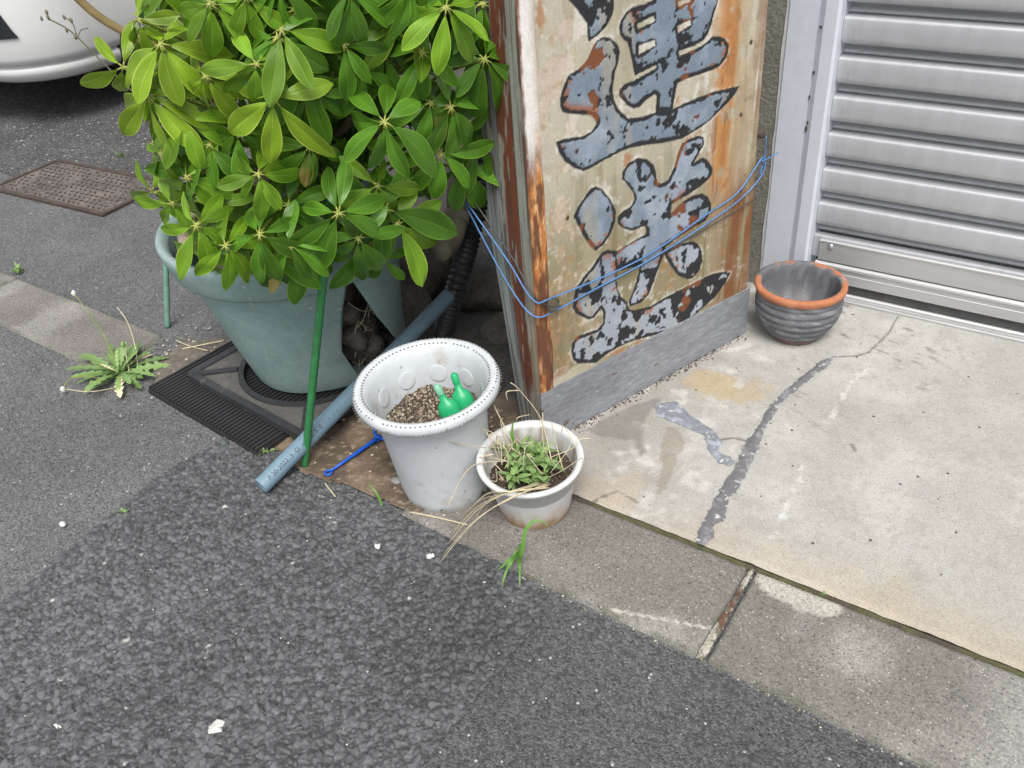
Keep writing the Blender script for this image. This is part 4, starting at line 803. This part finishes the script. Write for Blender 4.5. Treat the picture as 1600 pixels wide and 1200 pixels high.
for k, (s_, f_, tilt, lab) in enumerate(((.030, .040, .3, 'green fertiliser ampoule with cloudy tip, nearer one in bucket soil'), (.054, .018, .15, 'green fertiliser ampoule, farther one beside the bucket wall'))):
    am = empty('fertiliser_ampoule', Vector((BK[0], BK[1], (.010 + HB - .084))) + rgt * s_ + camdir * f_); tag(am, lab, 'ampoule', 'ampoules in the bucket')
    V, F = lathe([(.002, 0), (.012, .001), (.0155, .008), (.016, .022), (.0125, .032), (.006, .037), (.0050, .046)], 20); mb = MB(); mb.add([(x, y * .62, z) for x, y, z in V], F); b_ = mb.build('body', M['green'], am, True)
    V, F = lathe([(.0050, .046), (.0056, .048), (.0056, .058), (.004, .062), (.0005, .063)], 14); mb = MB(); mb.add(V, F); mb.build('tip', M['green'] if k else mat('cloudy_tip', (.25, .55, .38), .3, transl=.2), am, True)
    am.scale = (1.3, 1.3, 1.3); am.rotation_euler = (-.35 - .1 * k, -.35 + .15 * k, math.atan2(camdir.y, camdir.x) + 1.57)

# ---------------------------------------------------------------- white pot with weeds
WP = np.array([-.726, 1.040]); wpz = Z_KERB; wpot = empty('flower_pot', (WP[0], WP[1], wpz)); tag(wpot, 'dirty white plastic pot with weeds and dry grass', 'pot'); wpot.rotation_euler = (math.radians(5), math.radians(1), 0)
HW = .132
prof = [(.060, 0), (.066, .002), (.068, .006), (.0815, HW - .050), (.0830, HW - .049), (.0865, HW - .012), (.0955, HW - .011), (.099, HW - .008), (.100, HW - .003), (.0985, HW), (.0935, HW), (.088, HW - .003), (.0855, HW - .010), (.0825, HW - .045), (.078, HW - .06), (.001, HW - .06)]
prof = prof[:3] + [(.068 + .0135 * t, .006 + (HW - .056) * t) for t in np.linspace(.06, .94, 14)] + prof[3:]
V, F = lathe(prof, 80); me = mesh(V, F); a_ = np.array(V); ang = np.arctan2(a_[:, 1], a_[:, 0]); nn = fbm(ang * 6 + 20, a_[:, 2] * 40, 4, 5)
c = np.zeros((len(V), 3)) + (.68, .68, .68); lowd = sst(.075, .0, a_[:, 2] + .05 * (nn - .5)); c = mixc(c, (.50, .40, .28), lowd); c = mixc(c, (.26, .13, .06), sst(.04, .0, a_[:, 2] + .035 * (nn - .5)) * .75)
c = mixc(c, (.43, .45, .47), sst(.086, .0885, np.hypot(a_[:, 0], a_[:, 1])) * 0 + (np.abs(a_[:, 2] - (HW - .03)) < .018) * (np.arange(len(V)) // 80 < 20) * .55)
ins = (np.arange(len(V)) // 80 >= 26); c = mixc(c, (.33, .27, .20), ins * sst(.4, .65, nn) * .8); setcol(me, c); link('shell', me, M['wpot'], wpot, smooth=True)
grit_disc(.080, HW - .048, 700, 8, [(.03, .024, .018), (.045, .035, .025), (.025, .02, .015), (.07, .055, .04), (.30, .27, .22)], wpot, .018, .0015, .0035)
weeds = empty('pot_weeds', (WP[0], WP[1], wpz + HW - .05)); tag(weeds, 'small green weeds sprouting in the dirty white pot', 'weeds')
def small_leaf(l, w_, lob=0):
    V = [(0, 0, 0)]; n = 7
    for s_ in (1, -1):
        for i in range(1, n): t = i / n; ww = w_ * math.sin(math.pi * t ** .8) * (1 + lob * (.5 if i % 2 else -.5)); V.append((l * t, s_ * ww, .12 * l * math.sin(t * 3) + .1 * ww))
    V.append((l, 0, -.05 * l)); F = [(0, 1, n)] + [(i, i + 1, n + i, n + i - 1) for i in range(1, n - 1)] + [(n - 1, 2 * n - 1, 2 * n - 2)]
    return mesh(V, F, 'leaf')
SLM = [small_leaf(.016, .0042), small_leaf(.022, .0048, .4), small_leaf(.011, .0055, .6), small_leaf(.032, .004)]
rs = random.Random(4)
for k in range(38):
    a = rs.uniform(0, 6.28); r = rs.uniform(.01, .058); h = rs.uniform(.012, .05); bx, by = r * math.cos(a) - .012, r * math.sin(a) * .9
    top = Vector((bx + rs.uniform(-.02, .02), by + rs.uniform(-.02, .02), h)); mb = MB(); mb.tube(curvepts([(bx, by, -.005), ((bx + top.x) / 2, (by + top.y) / 2, h * .65), top], 4), .0009, 4); sm = mb.build('sprout', M['weed'], weeds, True)
    for j in range(rs.randint(4, 8)):
        q = rs.uniform(.35, 1); o = link('leaf', rs.choice(SLM), M['weed'], sm, (bx + (top.x - bx) * q, by + (top.y - by) * q, h * q)); o.rotation_euler = (rs.uniform(-.5, .5), rs.uniform(-.7, .3), rs.uniform(0, 6.28)); s_ = rs.uniform(.7, 1.3); o.scale = (s_, s_, s_)
# dry grass hanging over the near rim
dg_ = empty('dry_grass_tuft', (WP[0], WP[1], wpz + HW - .04)); tag(dg_, 'straw coloured dry grass drooping over the white pot rim', 'dry grass'); D0 = np.array(dg_.location)
tips = [(688, 878), (705, 835), (715, 815), (700, 850), (730, 800), (690, 870), (740, 812)]
for k, (tx, ty) in enumerate(tips):
    s0 = np.array(G(848 + rs.uniform(-14, 14), 757 + rs.uniform(-6, 6), .118)); rimp = np.array(G(800 + rs.uniform(-8, 8), 772 + rs.uniform(-6, 6), .155)); end = np.array(G(tx, ty, .02)); mid = (rimp + end) / 2 + np.array([0, 0, .02])
    mb = MB(); mb.tube(curvepts([s0 - D0, rimp - D0, mid - D0, end - D0], 6), [.0026 - .00009 * i for i in range(19)], 5, flat=.5); mb.build('stalk', M['straw'], dg_, True)
for k in range(20):
    c0 = np.array(G(820 + rs.uniform(-50, 45), 735 + rs.uniform(-35, 20), .125)); v = [np.array([rs.uniform(-.05, .05), rs.uniform(-.04, .04), rs.uniform(-.005, .05)]) for _ in range(3)]
    mb = MB(); mb.tube(curvepts([c0 - D0, c0 + v[0] - D0, c0 + v[0] + v[1] * .7 - D0, c0 + v[0] + v[1] * .7 + v[2] * .5 * np.array([1, 1, -.5]) - D0], 5), .0009, 4); mb.build('stalk', M['straw'], dg_, True)
for pts in ([(862, 720, .13), (845, 655, .20), (812, 610, .30), (798, 598, .33)], [(812, 610, .30), (792, 612, .31), (793, 625, .29)], [(870, 730, .13), (850, 700, .19), (848, 645, .24)], [(828, 648, .2), (810, 652, .22), (806, 660, .2)], [(880, 735, .13), (868, 690, .18), (862, 660, .22)], [(760, 700, .16), (700, 690, .2), (672, 680, .2)], [(800, 690, .15), (775, 640, .2), (772, 632, .2)], [(790, 720, .15), (735, 730, .14), (700, 790, .1)]):
    mb = MB(); mb.tube(curvepts([G(a, b, c) - D0 for a, b, c in pts], 6), .0010, 4); mb.build('stalk', M['straw'], dg_, True)
def blade(name, pts, w0, parent, m, tw=0):
    P = curvepts(pts, 6); V = []; n = len(P)
    for i, p in enumerate(P):
        t = i / (n - 1); ww = w0 * (1 - t) ** .6 * min(1, .45 + 2.2 * t); dr = (P[min(i + 1, n - 1)] - P[max(i - 1, 0)]).normalized(); toC = (Vector((.3, -.3, 1)) + Vector((tw, 0, 0))).normalized(); sd2 = dr.cross(toC).normalized()
        V += [p - sd2 * ww, p + Vector((0, 0, -.25 * ww)), p + sd2 * ww]
    F = [];
    for i in range(n - 1): a = i * 3; F += [(a, a + 1, a + 4, a + 3), (a + 1, a + 2, a + 5, a + 4)]
    return link(name, mesh(V, F), m, parent, smooth=True)
gb = empty('grass_sprig', G(808, 880, .005)); tag(gb, 'green grass sprig growing at the kerb edge below the white pot', 'grass'); g0 = np.array(gb.location)
def gp(l): return [G(a, b, c) - g0 for a, b, c in l]
blade('blade', gp([(808, 880, .005), (816, 860, .04), (820, 832, .075), (832, 815, .095), (845, 814, .095), (858, 822, .085)]), .0042, gb, M['grass'])
blade('blade', gp([(810, 868, .01), (800, 872, .03), (786, 884, .02), (778, 890, .012)]), .0040, gb, M['grass'], .4)
blade('blade', gp([(812, 862, .02), (800, 876, .035), (790, 895, .02), (784, 917, .008)]), .0042, gb, M['grass'], .2)
blade('blade', gp([(812, 868, .02), (812, 880, .035), (812, 900, .02), (812, 917, .008)]), .0038, gb, M['grass'])
blade('blade', gp([(814, 850, .03), (806, 862, .04), (796, 876, .025)]), .003, gb, M['grass'])
gi = empty('grass_sprig', G(812, 690, .15)); tag(gi, 'single upright green blade inside the white pot', 'grass'); g0 = np.array(gi.location)
blade('blade', gp([(806, 700, .12), (800, 680, .15), (802, 656, .18)]), .004, gi, M['grass'])
gs = empty('grass_sprig', G(595, 785, .004)); tag(gs, 'tiny green grass blade in soil left of the bucket', 'grass'); g0 = np.array(gs.location)
blade('blade', gp([(597, 790, .005), (588, 770, .03), (576, 755, .04)]), .003, gs, M['grass']); blade('blade', gp([(595, 786, .005), (592, 776, .02), (588, 768, .025)]), .002, gs, M['grass'])

# ---------------------------------------------------------------- terracotta pot
TP = G(1241, 519, Z_SLAB)[:2]; tp = empty('terracotta_pot', (TP[0], TP[1], Z_SLAB)); tag(tp, 'empty ribbed grey painted pot with orange terracotta rim', 'pot')
HT = .140; prof = [(.002, 0), (.058, 0), (.062, .004), (.066, .012)]
for i in range(40):
    t = i / 39; z = .012 + t * (HT - .037); r = .067 + .031 * math.sin(min(1, t * 1.35) * math.pi / 2) - .003 * max(0, t - .7) + .0045 * abs(math.sin(t * math.pi * 5.5)) - .0025; prof.append((r, z))
prof += [(.0975, HT - .020), (.1015, HT - .016), (.1045, HT - .008), (.1035, HT - .001), (.0985, HT + .0015), (.0915, HT), (.0880, HT - .006), (.0875, HT - .02), (.086, HT - .05), (.076, HT - .085), (.066, HT - .095), (.04, HT - .097), (.002, HT - .096)]
V, F = lathe(prof, 96, lambda r, z, a: r * (1 + .006 * math.sin(3 * a + z * 20))); me = mesh(V, F); a_ = np.array(V); ang = np.arctan2(a_[:, 1], a_[:, 0]); nn = fbm(a_[:, 0] * 45 + a_[:, 2] * 60 + 30, a_[:, 1] * 45 + a_[:, 2] * 90 + 40, 4, 15); row = np.arange(len(V)) // 96
c = np.zeros((len(V), 3)) + (.125, .13, .14); c = mixc(c, (.24, .245, .255), sst(.5, .72, nn) * .8); c = mixc(c, (.17, .10, .08), sst(.028, .01, a_[:, 2]) * .8 * (row < 12))
camang = math.atan2(-TP[1], -TP[0]); da = np.abs((ang - camang + math.pi) % (2 * math.pi) - math.pi); n_out = 44
rimm = ((row >= 45) & (row <= 49)).astype(float); rel = (ang - camang + math.pi) % (2 * math.pi) - math.pi
bare = sst(.30, .36, np.abs(rel + 2.05) + .25 * (nn - .5)) * sst(.08, .14, np.abs(np.abs(rel) - 3.05) + .1 * (nn - .5)) * sst(.05, .1, np.abs(rel + 2.6) + .1 * (nn - .5))
orange = rimm * np.clip(bare, 0, 1); back_in = (row >= 49) & (da > 1.7); orange = orange * (1 - back_in * sst(.4, .5, nn))
c = mixc(c, (.42, .16, .078), orange); c = mixc(c, (.50, .24, .14), orange * sst(.55, .7, nn) * .6); inner = (row >= 53); c = mixc(c, (.21, .19, .16), inner * sst(.45, .62, fbm(a_[:, 0] * 40 + 9, a_[:, 1] * 40 + 9, 3, 19)) * .8)
setcol(me, c); link('shell', me, M['terra'], tp, smooth=True)

# ---------------------------------------------------------------- blue toy handle
bt = empty('toy_net_handle', G(512, 738, .012)); tag(bt, 'bright blue plastic toy handle on soil behind the bucket', 'toy handle'); b0 = np.array(bt.location)
hA = G(514, 738, .012) - b0; hB = G(588, 686, .018) - b0; dv = Vector(hB - hA); mb = MB(); mb.tube([Vector(hA) + dv * t for t in (.06, .3, .6, .9, 1.0)], [.0045, .0054, .0066, .0074, .008], 8, flat=.6); mb.build('handle', M['bluep'], bt, True)
mb = MB(); dn = dv.normalized(); pn = Vector((-dn.y, dn.x, 0)); mb.tube([Vector(hA) + dn * (.007 * math.cos(a) - .001) + pn * .0072 * math.sin(a) for a in np.linspace(0, 6.28, 22)], .0024, 6); mb.build('hanging_loop', M['bluep'], bt, True)
mb = MB(); cB = Vector(hB) + dn * .052; arc = [cB + dn * (-.045 * math.cos(a)) + pn * (.045 * math.sin(a)) for a in np.linspace(0, 6.283, 40)]; mb.tube(arc, .003, 6); mb.tube([Vector(hB) - dn * .004, Vector(hB) + dn * .01], .007, 8); mb.build('hoop', M['bluep'], bt, True)

# ---------------------------------------------------------------- things in the dark corner
hz = empty('corrugated_hose', G(692, 518, .0)); tag(hz, 'black corrugated hose standing against the dark wall corner', 'hose'); h0 = np.array(hz.location)
hp = [G(692, 520, .01), at_dist(715, 440, 2.17), at_dist(735, 370, 2.21), at_dist(750, 300, 2.23), at_dist(760, 200, 2.24)]; P = curvepts([p - h0 for p in hp], 22)
dd = [0]
for i in range(1, len(P)): dd.append(dd[-1] + (P[i] - P[i - 1]).length)
Nn = int(dd[-1] / .0068); PP = [];
for i in range(Nn): s_ = dd[-1] * i / (Nn - 1); j = min(np.searchsorted(dd, s_), len(P) - 1); j = max(j, 1); t = (s_ - dd[j - 1]) / max(dd[j] - dd[j - 1], 1e-6); PP.append(P[j - 1].lerp(P[j], t))
mb = MB(); mb.tube(PP, [.0265 if i % 2 else .0205 for i in range(Nn)], 18); mb.build('hose_body', mat('hose_plastic', (.04, .042, .046), .45, noise=(30, .3)), hz, False)
el = empty('drain_elbow', at_dist(690, 395, 2.10)); tag(el, 'weathered beige drain pipe elbow under the leaves', 'pipe'); l0 = np.array(el.location)
mb = MB(); mb.tube(curvepts([at_dist(712, 345, 2.16) - l0, at_dist(710, 362, 2.14) - l0, at_dist(700, 382, 2.11) - l0, at_dist(688, 392, 2.08) - l0], 5), .026, 16); mb.build('bend', M['beige'], el, True)
mb = MB(); mb.tube([at_dist(712, 350, 2.155) - l0, at_dist(714, 335, 2.17) - l0], .031, 16); mb.tube([at_dist(714, 337, 2.17) - l0, at_dist(716, 250, 2.22) - l0], .026, 16); mb.build('socket', M['beige'], el, True)
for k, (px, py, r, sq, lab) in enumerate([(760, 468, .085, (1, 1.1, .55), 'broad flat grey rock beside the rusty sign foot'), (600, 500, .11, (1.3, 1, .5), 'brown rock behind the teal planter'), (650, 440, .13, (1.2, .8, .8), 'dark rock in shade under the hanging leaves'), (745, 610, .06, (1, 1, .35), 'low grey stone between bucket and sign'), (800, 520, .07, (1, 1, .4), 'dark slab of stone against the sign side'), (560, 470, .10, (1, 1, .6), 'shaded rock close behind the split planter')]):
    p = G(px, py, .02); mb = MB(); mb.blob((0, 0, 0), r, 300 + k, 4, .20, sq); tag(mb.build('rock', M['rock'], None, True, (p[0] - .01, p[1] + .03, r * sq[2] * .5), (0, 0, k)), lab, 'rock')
for k, (px, py, r, lab) in enumerate([(622, 752, .011, 'small grey pebble at the left foot of the bucket'), (350, 692, .009, 'small dark green pebble by the mat edge'), (98, 819, .006, 'white pebble on the smooth asphalt')]):
    p = G(px, py, .008); mb = MB(); mb.blob((0, 0, 0), r, 330 + k, 2, .15, (1.3, 1, .8)); tag(mb.build('pebble', mat('pebble_' + 'abc'[k], ((.30, .30, .30), (.08, .10, .09), (.6, .6, .57))[k], .7, noise=(60, .15)), None, True, p), lab, 'pebble')

# ---------------------------------------------------------------- dandelion
da_ = empty('dandelion', G(188, 585, .004)); tag(da_, 'flat dandelion rosette with thin stalks in the road joint', 'dandelion'); d0 = np.array(da_.location)
def dleaf(seed):
    rs = np.random.default_rng(seed); n = 13; V = []; F = []
    for i in range(n):
        t = i / (n - 1); e = (.030 + .115 * t ** 1.1 * (1 - t ** 5)) * (1.0 if i % 2 else .42) * rs.uniform(.85, 1.15); e = e if i < n - 1 else .004; off = -.05 if i % 2 else 0
        z = .22 * math.sin(t * 2.4) * .55; V += [(t + off * (i % 2), -e, z + .25 * e), (t, 0, z), (t + off * (i % 2), e, z + .25 * e)]
    for i in range(n - 1): a = i * 3; F += [(a, a + 1, a + 4, a + 3), (a + 1, a + 2, a + 5, a + 4)]
    return mesh(V, F, 'leaf')
DLM = [dleaf(s) for s in range(4)]; DLD = dleaf(9); rs = random.Random(12)
for k in range(42):
    o = link('leaf', DLM[k % 4] if k % 15 != 3 else DLD, M['weed'] if k % 15 != 3 else M['straw'], da_, (rs.uniform(-.008, .008), rs.uniform(-.008, .008), rs.uniform(0, .004))); l = rs.uniform(.085, .135) * (1 if k < 28 else .6); a = k * 2.4 + rs.uniform(-.2, .2)
    o.scale = (l, l * rs.uniform(.9, 1.3), l * .8); o.rotation_euler = (rs.uniform(-.3, .3), rs.uniform(-.25, .02) if k < 28 else -.7, a)
for pts, w_ in (([(188, 580, .01), (160, 520, .08), (140, 490, .13), (115, 458, .17)], 1), ([(215, 575, .01), (212, 545, .05), (200, 505, .11), (183, 480, .15)], 0), ([(203, 585, .01), (197, 555, .05), (192, 538, .08)], 2), ([(170, 600, .01), (140, 588, .05), (110, 592, .04), (98, 608, .02)], 1), ([(180, 606, .01), (140, 612, .03), (104, 608, .02)], 0)):
    mb = MB(); mb.tube(curvepts([G(a, b, c) - d0 for a, b, c in pts], 6), .0013, 5); s_ = mb.build('flower_stalk', M['straw'] if w_ != 1 else M['twig'], da_, True)
    if w_: mb = MB(); mb.blob((0, 0, 0), .006, 3, 2, .2, (1, 1, 1.3)); mb.build('flower_head', M['whitefluff'] if w_ == 1 else M['weed'], s_, True, tuple(G(*pts[-1]) - d0))
# little weeds beside the mat and at joints
def tuft(px, py, n, lmin, lmax, lab, seed):
    e = empty('weed_tuft', G(px, py, .006)); tag(e, lab, 'weed'); rs = random.Random(seed)
    for k in range(n):
        o = link('leaf', SLM[rs.choice((0, 1, 3))], M['grass'], e, (rs.uniform(-.01, .01), rs.uniform(-.01, .01), 0)); l = rs.uniform(lmin, lmax); o.scale = (l, l, l); o.rotation_euler = (rs.uniform(-.5, .5), rs.uniform(-1.1, -.2), rs.uniform(0, 6.28))
tuft(412, 706, 14, .5, 1.0, 'small weed tuft between mat and pipe', 1); tuft(1274, 932, 4, .4, .6, 'tiny green sprout in the slab joint at right', 2); tuft(30, 425, 16, .6, 1.2, 'low green weed at far left kerb end', 3); tuft(192, 802, 9, .4, .8, 'yellowish moss scrap at the asphalt patch edge', 4); tuft(190, 245, 6, .9, 1.5, 'sparse leafy sprig under the left leaves', 5)
# twigs
for k, (pts, lab) in enumerate([([(275, 532, .012), (300, 542, .012), (325, 548, .014)], 'brown dry twig left of the mat'), ([(285, 545, .01), (310, 540, .012), (350, 532, .014)], 'thin twig crossing beside the mat'), ([(640, 800, .014), (680, 808, .014), (730, 820, .016)], 'dry twig on dirt at the bucket foot'), ([(508, 755, .012), (516, 766, .012), (524, 776, .012)], 'short straw piece on the coarse asphalt')]):
    p0 = G(*pts[0]); mb = MB(); mb.tube(curvepts([G(*p) - p0 for p in pts], 4), .0017, 5); tag(mb.build('twig', M['straw'], None, True, p0), lab, 'twig')
# pale scraps on the asphalt
for k, (px, py, r, lab) in enumerate([(338, 1136, .014, 'crumpled white paper scrap low on coarse asphalt'), (590, 853, .008, 'white scrap on asphalt left of the dry grass'), (672, 868, .008, 'pale fibre scrap near the dry grass tips'), (90, 1134, .009, 'narrow white chip at lower left')]):
    p = G(px, py, .011); rs = np.random.default_rng(k); V = [(0, 0, .003)]; n = 11
    for i in range(n): a = 6.283 * i / n; q = r * rs.uniform(.55, 1.1); V.append((q * math.cos(a), q * math.sin(a) * (.45 if k == 3 else 1), rs.uniform(-.003, .003)))
    V += [(x, y, z - .0012) for x, y, z in V]; m_ = n + 1; F = [(0, 1 + i, 1 + (i + 1) % n) for i in range(n)] + [(m_, m_ + 1 + (i + 1) % n, m_ + 1 + i) for i in range(n)] + [(1 + i, m_ + 1 + i, m_ + 1 + (i + 1) % n, 1 + (i + 1) % n) for i in range(n)]
    tag(link('paper_scrap', mesh(V, F), M['crumb'], None, p), lab, 'scrap')
# loose grit: pale crumbs over asphalt, pebbles on soil and joints
def scatter(name, pts, smin, smax, cols, seed):
    rs = np.random.default_rng(seed); mb = MB()
    for (x, y, z) in pts:
        s = rs.uniform(smin, smax) * rs.uniform(.6, 1.3); a = rs.uniform(0, 6.28); c_, s_ = math.cos(a), math.sin(a); o3 = rs.uniform(.5, 1.2, 4); V = [(s * o3[0], 0, 0), (0, s * o3[1], .1 * s), (-s * o3[2], .2 * s, 0), (0, -s * o3[3], 0), (.2 * s, 0, s * .7), (0, 0, -s * .6)]
        V = [(x + p * c_ - q * s_, y + p * s_ + q * c_, z + r) for p, q, r in V]; mb.add(V, [(0, 1, 4), (1, 2, 4), (2, 3, 4), (3, 0, 4), (1, 0, 5), (2, 1, 5), (3, 2, 5), (0, 3, 5)], cols[rs.integers(len(cols))])
    o = mb.build(name, M['grit'], None); return tag(o, kind='stuff')
rs = np.random.default_rng(9); pts = []
for k in range(120): pts.append((rs.uniform(-1.45, -.58), rs.uniform(.05, .9), .0085))
tag(scatter('pale_grit', pts, .0009, .0026, [(.55, .54, .5), (.62, .61, .58), (.35, .33, .28), (.2, .2, .2)], 1), 'pale grit scattered over the coarse asphalt patch', 'grit')
pts = []
for k in range(420): pts.append((rs.uniform(-4.5, .6), rs.uniform(-.1, 2.6), .001))
pts = [p for p in pts if not (-1.48 < p[0] < -.57 and p[1] < .92) and not (.85 < p[1] < 1.12) and not (p[1] > 1.0 and p[0] > -2.0)]
tag(scatter('road_grit', pts, .0008, .0024, [(.5, .49, .46), (.6, .59, .56), (.05, .05, .05)], 2), 'fine pale grit scattered over the smooth road asphalt', 'grit')
pts = []
for k in range(520):
    x = rs.uniform(-1.9, -.86); y = rs.uniform(.905, 1.25); pts.append((x, y, float(soil_z(np.array([x]), np.array([y]))[0])))
for k in range(160): pts.append((rs.normal(-1.9, .09), rs.normal(1.05, .07), .006))
tag(scatter('soil_pebbles', pts, .0010, .0042, [(.33, .27, .19), (.45, .40, .32), (.12, .09, .07), (.2, .15, .11), (.55, .5, .4)], 3), 'small stones and crumbs lying on the bare soil', 'grit')
pts = []
for k in range(420): t = rs.uniform(0, 1); u = t * SW * .97; p = PL + D2 * u + NF * abs(rs.normal(.006, .008)); pts.append((p[0], p[1], Z_SLAB + .002))
tag(scatter('sign_foot_debris', pts, .0010, .0032, [(.05, .045, .04), (.09, .07, .05), (.03, .03, .03), (.12, .05, .03)], 4), 'dark crumbs along the foot of the sign', 'debris')
pts = []
for k in range(260): x = rs.uniform(-.95, .6); pts.append((x, klo(np.array(x)) - abs(rs.normal(0, .006)), .003))
tag(scatter('kerb_grit', pts, .0008, .0026, [(.30, .26, .18), (.45, .41, .33), (.14, .14, .07), (.2, .17, .12)], 6), 'sandy grit gathered along the kerb edge', 'grit')

# ---------------------------------------------------------------- iron drain cover
c4 = [G(5, 293, .004), G(168, 331, .004), G(232, 286, .004), G(95, 258, .004)]
ce = (c4[0] + c4[1] + c4[2] + c4[3]) / 4; ex = (c4[1] - c4[0])[:2]; ang = math.atan2(ex[1], ex[0]); LX = float(np.linalg.norm(ex)) + .02; LY = .27
dc = empty('drain_cover', (ce[0], ce[1], 0), ang); tag(dc, 'rusty rectangular iron drain cover set in asphalt', 'drain cover')
mb = MB(); mb.box((-LX / 2, -LY / 2, .001), (LX / 2, LY / 2, .006)); mb.build('infill', M['ironin'], dc)
mb = MB(); t = .018
mb.box((-LX / 2 - t, -LY / 2 - t, .001), (LX / 2 + t, -LY / 2, .010)); mb.box((-LX / 2 - t, LY / 2, .001), (LX / 2 + t, LY / 2 + t, .010)); mb.box((-LX / 2 - t, -LY / 2, .001), (-LX / 2, LY / 2, .010)); mb.box((LX / 2, -LY / 2, .001), (LX / 2 + t, LY / 2, .010)); mb.build('frame', M['iron'], dc)
tb = MB(); tb.box((-.006, -.0025, 0), (.006, .0025, .0035)); tme = mesh(tb.v, tb.f, 'tread'); rs = random.Random(5); k = 0
for i in range(22):
    for j in range(11):
        x = -LX / 2 + .02 + i * (LX - .04) / 21 + (.012 if j % 2 else 0); y = -LY / 2 + .018 + j * (LY - .036) / 10
        if abs(x) > LX / 2 - .012 or rs.random() < .18: continue
        link('tread', tme, M['iron'], dc, (x, y, .0055), (0, 0, .7 if j % 2 else -.7))

# ---------------------------------------------------------------- parked car (nose towards the street)
CX, CYF, HW_, HL = -4.50, 1.90, .84, 1.95
car = empty('parked_car', (CX, CYF + HL, 0)); tag(car, 'white parked car showing its rounded lower bumper corner', 'car')
def ring(z, ins, rc=.34, lf=0, lb=0):
    out = []; hw = HW_ - ins; hl = HL - ins; r = max(.05, rc - ins * .6)
    for (sx, sy, a0) in ((1, 1, 0), (-1, 1, 90), (-1, -1, 180), (1, -1, 270)):
        for k in range(16):
            a = math.radians(a0 + 90 * k / 15); x = sx * (hw - r) + r * math.cos(a); y = sy * (hl - r) + r * math.sin(a)
            out.append((x, y + (lf if sy < 0 else -lb), z))
        if sy == 1 and sx == -1: out += [(-hw, q * hl, z) for q in (.5, 0, -.5)]
        if sy == -1 and sx == 1: out += [(hw, q * hl, z) for q in (-.5, 0, .5)]
        if sx == -1 and sy == -1: out += [(q * hw, -hl + lf - .05 * (1 - abs(q) ** 2), z) for q in (-.4, -.2, 0, .2, .4)]
    return out
def loft(rows, name, m, parent, cap=True):
    n = len(rows[0]); V = [p for r in rows for p in r]; F = [(i * n + k, i * n + (k + 1) % n, (i + 1) * n + (k + 1) % n, (i + 1) * n + k) for i in range(len(rows) - 1) for k in range(n)]
    if cap: F += [tuple(range(n - 1, -1, -1)), tuple((len(rows) - 1) * n + k for k in range(n))]
    mb = MB(); mb.add(V, F); return mb.build(name, m, parent, True)
loft([ring(z, i) for z, i in ((.185, .16), (.19, .10), (.205, .06), (.235, .035), (.262, .030), (.268, .038), (.274, .040), (.281, .022), (.31, .012), (.40, .002), (.50, 0), (.58, .004), (.66, .012), (.72, .03))] + [ring(.76, .06), ring(.80, .12, lf=.1), ring(.86, .16, lf=.55, lb=.1), ring(.885, .18, lf=.75, lb=.2)], 'body', M['paint'], car)
loft([ring(.883, .185, lf=.76, lb=.22), ring(1.15, .24, lf=1.1, lb=.4), ring(1.38, .32, lf=1.5, lb=.6)], 'window_band', M['glass'], car)
loft([ring(1.378, .315, lf=1.48, lb=.58), ring(1.42, .34, lf=1.55, lb=.65), ring(1.45, .45, lf=1.75, lb=.85)], 'roof', M['paint'], car)
for sx in (-1, 1):
    for y in (-1.18, 1.22):
        V, F = lathe([(.16, -.09), (.29, -.095), (.305, -.07), (.305, .07), (.29, .095), (.16, .09)], 40); mb = MB(); mb.add(V, F); wh = mb.build('wheel', M['tyre'], car, True, (sx * .735, y, .305), (0, math.pi / 2, 0)); V, F = lathe([(.002, .07 * sx), (.05, .075 * sx), (.10, .06 * sx), (.165, .085 * sx)], 30); mb = MB(); mb.add(V, F); mb.build('rim', M['rim'], wh, True)
    mb = MB(); mb.blob((0, 0, 0), .10, 3, 3, 0, (1.7, .8, .75)); mb.build('headlight', M['lens'], car, True, (sx * .60, -HL + .14, .66))
    V = []; F = []; na_ = 9
    for zi, z in enumerate((.395, .43, .48, .53)):
        for k in range(na_):
            a = math.radians(-82 + (36 - 3 * zi) * k / (na_ - 1)); V.append((sx * (HW_ - .34 + .3445 * math.cos(a)), -HL + .34 + .3445 * math.sin(a), z))
    F = [(q * na_ + k, q * na_ + k + 1, (q + 1) * na_ + k + 1, (q + 1) * na_ + k) for q in range(3) for k in range(na_ - 1)]
    mb = MB(); mb.add(V, F); fg = mb.build('fog_lamp', M['glass'], car, True)
    mb = MB(); mb.blob((0, 0, 0), .05, 3, 3, 0, (1, .5, 1)); mb.build('lens', M['lens'], fg, True, (sx * (HW_ - .34 + .338 * math.cos(math.radians(-63))), -HL + .34 + .338 * math.sin(math.radians(-63)), .47))
mb = MB(); mb.box((-.165, -HL - .012, .42), (.165, -HL - .004, .585)); mb.build('number_plate', M['crumb'], car)
mb = MB(); mb.box((-.62, -HL + .55, .17), (.62, HL - .45, .30)); mb.build('underbody', M['dark'], car)
